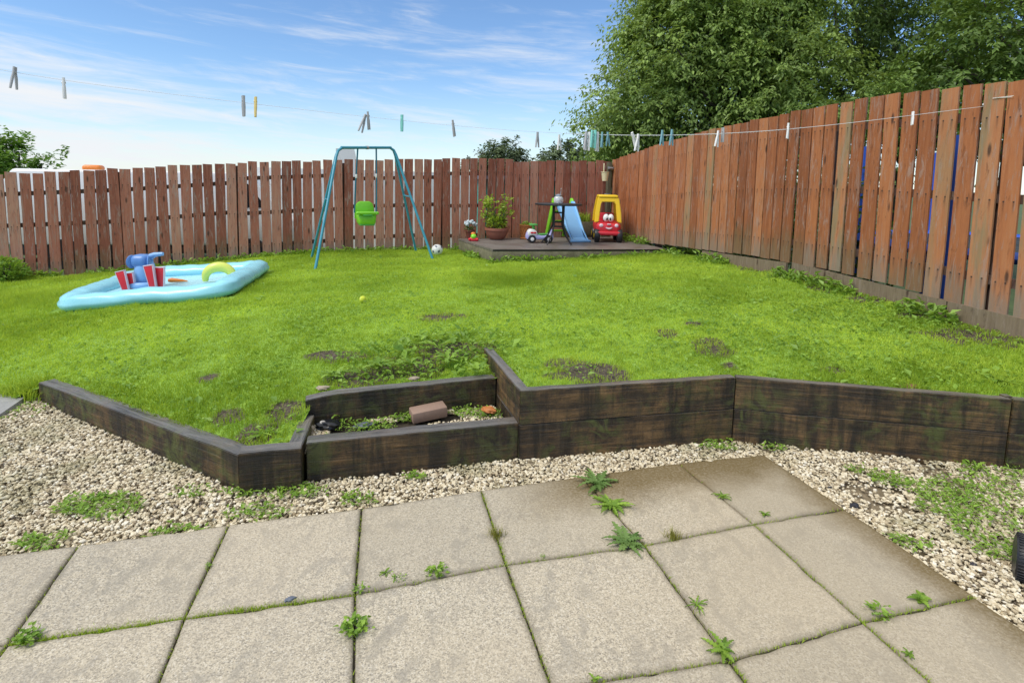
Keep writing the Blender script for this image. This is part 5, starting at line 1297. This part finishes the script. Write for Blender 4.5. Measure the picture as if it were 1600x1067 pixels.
M_WIN = plastic('dark van glass', (.02, .025, .03), .08); b = B(); b.prism([(1.3, 1.3), (1.35, 1.8), (1.66, 1.78), (2.0, 1.3)], -.962, -.955, 'xz'); b.obj('side_window', M_WIN, vn)
bq = atdepth(147, 262, 11.6); bx = (bq[0] - vn.location.x) / math.cos(YAW) + .05
b = B(); b.box((bx + .06, 0, 2.025), (.34, .26, .13), bev=.06, seg=4); b.obj('beacon', M_ORANGE, vn)
# white rendered garden wall across the lane with one taller pier
wq = CORNER + DB * -4.0 + np.array([-math.sin(YAW), math.cos(YAW), 0]) * 3.4
rw = thing('rendered_wall', 'white painted rendered wall seen through the gaps of the back fence', 'wall', (wq[0], wq[1], -.22), YAW)
b = B(); b.box((-.1, 0, 1.03), (6.6, .2, 2.06)); b.obj('wall', M_RENDER, rw)
pq = atdepth(539, 240, wq[1]); px_ = (pq[0] - wq[0]) / math.cos(YAW) + .13; tz_ = pq[2] + .22 + .02
b = B(); b.prism([(px_ - .22, 0), (px_ + .24, 0), (px_ + .24, tz_ - .12), (px_ + .20, tz_ + .07), (px_ - .22, tz_ + .07)], -.13, .13, 'xz'); b.obj('pier', M_RENDER, rw)
# teal shed behind the deck
sq = CORNER + DB * -1.35 + np.array([-math.sin(YAW), math.cos(YAW), 0]) * 1.1
sh = thing('garden_shed', 'teal painted boarded shed seen between the boards behind the deck', 'shed', (sq[0], sq[1], -.22), YAW)
b = B()
for k in range(17): b.box((-1.15 + k * .145, -.5, .98), (.138, .025, 1.95), bev=.004, seg=1)
b.box((0, 0, .98), (2.4, .96, 1.9)); b.obj('walls', M_TEALSHED, sh)
b = B(); b.prism([(-.62, 1.93), (.62, 1.93), (.0, 2.16)][::-1] if False else [(-.60, 1.90), (.60, 1.90), (.60, 1.95), (-.60, 1.98)], -1.3, 1.3, 'yz'); b.obj('roof', M_SLATE, sh)
# trampoline behind the side fence
tq = CORNER + DR * 6.3 + np.array([math.cos(YAW), math.sin(YAW), 0]) * 2.0
tm = thing('trampoline', 'royal blue padded trampoline glimpsed through the boards of the side fence', 'trampoline', (tq[0], tq[1], -.2))
b = B(); b.tube([(1.55 * math.cos(a), 1.55 * math.sin(a), 1.25) for a in np.linspace(0, 6.283, 40, endpoint=False)], .12, 10, True, .45); b.obj('pad', M_BLUEPAD, tm)
b = B(); b.lathe([(.001, 1.26), (1.45, 1.27)], 40, cap=False); b.obj('mat', M_BLACKPL, tm)
for k in range(6):
    a = k / 6 * 6.283 + 2.55; b = B(); b.tube([(1.62 * math.cos(a), 1.62 * math.sin(a), 0), (1.62 * math.cos(a), 1.62 * math.sin(a), 2.35)], .05, 10); b.obj('pole', M_BLUEPAD, tm)
    b = B(); b.tube([(1.4 * math.cos(a), 1.4 * math.sin(a), 0), (1.4 * math.cos(a), 1.4 * math.sin(a), 1.2)], .025, 8); b.obj('leg', M_WHITE, tm)

# ------------------------------------------------------------------ trees
def limb(b, p0, p1, r0, r1, n=6, wob=.1):
    p0, p1 = np.array(p0, float), np.array(p1, float); L_ = np.linalg.norm(p1 - p0); pts = []
    for k in range(n + 1):
        f = k / n; w_ = math.sin(f * math.pi); pts.append(p0 + (p1 - p0) * f + np.array([random.uniform(-1, 1), random.uniform(-1, 1), random.uniform(-.4, 1)]) * wob * L_ * .25 * w_)
    b.tube(pts, [r0 + (r1 - r0) * k / n for k in range(n + 1)], 8); return pts
def tree(name, label, cat, base, crowns, nclump, per, leafL, mt, trunk_r, clump_r=.55, droop=.25, grp=None, th=None, layer=.0, leaf_w=.5):
    """crowns: list of (centre, radii) ellipsoids relative to base; clumps sit on and inside them"""
    r = thing(name, label, cat, base, 0, grp); b = B(); cz_ = np.mean([c[0][2] for c in crowns]); fork = np.array([0, 0, min(th or cz_ * .5, cz_)])
    limb(b, (0, 0, -.3), fork, trunk_r, trunk_r * .75, 6, .06)
    vol = np.array([c[1][0] * c[1][1] * c[1][2] for c in crowns]) ** (2 / 3); vol /= vol.sum(); cents = []; own_ = []
    for (c, rad), f in zip(crowns, vol):
        k = max(3, int(nclump * f)); u = norm(RNG.normal(size=(k, 3))); rr = (RNG.random(k) ** .34)[:, None]
        rr = np.where(RNG.random((k, 1)) < .72, .78 + .27 * RNG.random((k, 1)), rr)
        pc = np.array(c) + u * rr * np.array(rad); cents.append(pc); own_.append(len(pc))
        for j in range(5): limb(b, fork + (np.array(c) - fork) * random.uniform(.0, .3), pc[random.randrange(k)], trunk_r * .35, .015, 7, .22)
    b.obj('trunk', M_BARK, r)
    own = np.repeat(np.arange(len(crowns)), own_); cents = np.concatenate(cents); K = len(cents); size = clump_r * RNG.uniform(.5, 1.35, K); ctint = RNG.uniform(.1, .9, K)
    LS = 18; S_ = max(2, per // LS); ns = K * S_; ics = np.repeat(np.arange(K), S_)
    outc = norm(cents - np.array([c[0] for c in crowns])[own])
    sdir = norm(outc[ics] * .7 + RNG.normal(0, .6, (ns, 3)) * np.array([1, 1, .55]) + np.array([0, 0, .05])); sl_ = size[ics] * RNG.uniform(.8, 1.7, ns); st0 = cents[ics] + RNG.normal(0, .22, (ns, 3)) * size[ics][:, None]
    stint = np.clip(ctint[ics] + RNG.normal(0, .16, ns), 0, 1); ids = np.repeat(np.arange(ns), LS); n = len(ids); t_ = RNG.random(n) ** .8
    P_ = st0[ids] + sdir[ids] * (t_ * sl_[ids])[:, None] + np.array([0, 0, -1.]) * (droop * 1.1 * t_ ** 2 * sl_[ids])[:, None] + RNG.normal(0, .035, (n, 3)) * (leafL / .1)
    sgn = np.where(RNG.random(n) < .5, -1, 1)[:, None]; sd_v = norm(np.cross(sdir, np.array([0, 0, 1.])))[ids]
    dd = norm(sdir[ids] * .55 + sd_v * sgn * .75 + RNG.normal(0, .3, (n, 3)) + np.array([0, 0, -droop * 1.5]))
    nr = norm(np.array([0, 0, 1.]) + RNG.normal(0, .30, (n, 3)) + outc[ics][ids] * .35)
    idc = ids; ctint = stint
    Lf = leafL * RNG.uniform(.6, 1.25, n)
    V, Fc, T = leaves_np(P_, dd, nr, Lf, Lf * leaf_w * RNG.uniform(.75, 1.2, n), np.clip(ctint[idc] * .68 + .32 * RNG.random(n), 0, 1), .05, .18)
    link('crown', np_mesh('crown', V, [Fc], {'tint': T}), mt, r); return r
def crown_px(px, py, depth, rpx, base, squash=.85, rdep=None):
    c = atdepth(px, py, depth) - np.array(base); r_ = rpx * depth / F; return (tuple(c), (r_, rdep or r_, r_ * squash))
tb1 = (6.2, 14.5, -.2)
cr1 = [crown_px(1095, 120, 14.5, 115, tb1), crown_px(985, 160, 14.2, 58, tb1, .8), crown_px(1060, 60, 14.5, 70, tb1), crown_px(1130, 20, 14.8, 130, tb1), crown_px(1210, 150, 13.8, 110, tb1, .7), crown_px(1130, -80, 15, 120, tb1), crown_px(950, 200, 14.2, 46, tb1, .4), crown_px(1010, 215, 14.0, 55, tb1, .5)]
tree('cherry_tree', 'big light green cherry tree overhanging beyond the fence corner', 'tree', tb1, cr1, 820, 180, .115, M_CHERRY, .22, .60, .38, 'trees beyond the fences', 2.2, leaf_w=.48)
tb2 = (11.5, 16.5, -.2)
cr2 = [crown_px(1330, 60, 16.5, 170, tb2), crown_px(1480, 90, 16, 150, tb2), crown_px(1260, -40, 17, 170, tb2), crown_px(1450, -60, 17, 180, tb2), crown_px(1400, 170, 15.5, 120, tb2, .6)]
tree('dark_tree', 'tall dark green tree behind the side fence with sky glinting through', 'tree', tb2, cr2, 620, 144, .125, M_DARKLF, .3, .75, .3, 'trees beyond the fences', 2.5)
tb3 = (10.2, 10.5, -.2)
cr3 = [crown_px(1570, 80, 10.5, 100, tb3), crown_px(1650, 20, 10.5, 140, tb3), crown_px(1490, 130, 10.8, 80, tb3, .6), crown_px(1340, 175, 11.2, 60, tb3, .5)]
tree('broad_tree', 'mid green tree rising over the right end of the side fence', 'tree', tb3, cr3, 330, 90, .11, leafmat('mid green tree leaves', (.05, .10, .022), (.23, .35, .075), .3, .45, .3), .2, .5, .3, 'trees beyond the fences', 2.2)
def fartree(px, py, dep, rpx, lab, k=46, mt=None, per=90, L=.35, grp='trees beyond the fences', sq=.75):
    q = atdepth(px, py, dep); bs = (q[0], q[1], -.2)
    cr = [crown_px(px, py, dep, rpx, bs, sq), crown_px(px - rpx * .6, py + rpx * .3, dep, rpx * .55, bs, sq), crown_px(px + rpx * .65, py + rpx * .25, dep, rpx * .6, bs, sq)]
    return tree('distant_tree', lab, 'tree', bs, cr, k, per, L, mt or M_FARLF, .3, rpx * dep / F * .30, .1, grp, 1.5)
fartree(788, 252, 42, 32, 'round distant tree above the back fence left of the deck', 90, per=80, L=.30)
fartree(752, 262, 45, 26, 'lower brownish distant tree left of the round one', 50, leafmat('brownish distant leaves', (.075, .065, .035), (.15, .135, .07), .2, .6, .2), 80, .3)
fartree(880, 258, 40, 34, 'distant dark tree above the back fence under the washing line', 90, per=80, L=.3)
fartree(935, 262, 30, 30, 'dark distant tree beside the fence corner', 80, M_DARKLF, 80, .25)
fartree(1000, 240, 24, 50, 'dark bushy tree low behind the fence corner', 120, M_DARKLF, 80, .2)
q = atdepth(40, 250, 13.5); bs = (q[0], q[1], -.2)
tree('garden_shrub', 'fresh green shrub rising above the left end of the back fence', 'shrub', bs, [crown_px(20, 250, 13.5, 30, bs, .8), crown_px(-40, 245, 13.5, 50, bs, .8), crown_px(78, 262, 13.5, 16, bs, .7), crown_px(40, 278, 13.5, 40, bs, .5)], 120, 60, .13, M_BUSH, .1, .28, .1, None, 1.0)
# hedge behind the side fence, dark in the gaps
hd = thing('hedge', 'dark green hedge growing close behind the side fence', 'hedge', tuple(CORNER + np.array([math.cos(YAW), math.sin(YAW), 0]) * .9 - np.array([0, 0, .2])))
n = 16000; s_5 = RNG.uniform(-.5, 5.4, n); off = RNG.normal(0, .22, n); z = RNG.uniform(.2, 2.15, n) ** 1.0
P = np.stack([DR[0] * s_5 + math.cos(YAW) * off, DR[1] * s_5 + math.sin(YAW) * off, z], 1)
V, Fc, T = leaves_np(P, RNG.normal(0, 1, (n, 3)), norm(RNG.normal(0, 1, (n, 3))), RNG.uniform(.05, .1, n), RNG.uniform(.03, .05, n), RNG.random(n), .05, .1); link('foliage', np_mesh('foliage', V, [Fc], {'tint': T}), M_DARKLF, hd)
b = B()
for k in range(8): limb(b, tuple(DR * (k * .7)), tuple(DR * (k * .7) + np.array([random.uniform(-.2, .2), random.uniform(-.2, .2), 1.8])), .03, .01)
b.obj('stems', M_BARK, hd)
# shrub inside the garden at the left edge
q = at_lawn(8, 440); sbq = thing('corner_shrub', 'low leafy green shrub at the left edge in front of the back fence', 'shrub', q)
leafcloud('foliage', (-.15, .05, .14), (.42, .3, .22), 1500, .07, M_WEED, sbq, .4); b = B()
for k in range(7): limb(b, (0, 0, 0), (random.uniform(-.4, .2), random.uniform(-.2, .2), .25), .012, .005)
b.obj('stems', M_BARK, sbq)
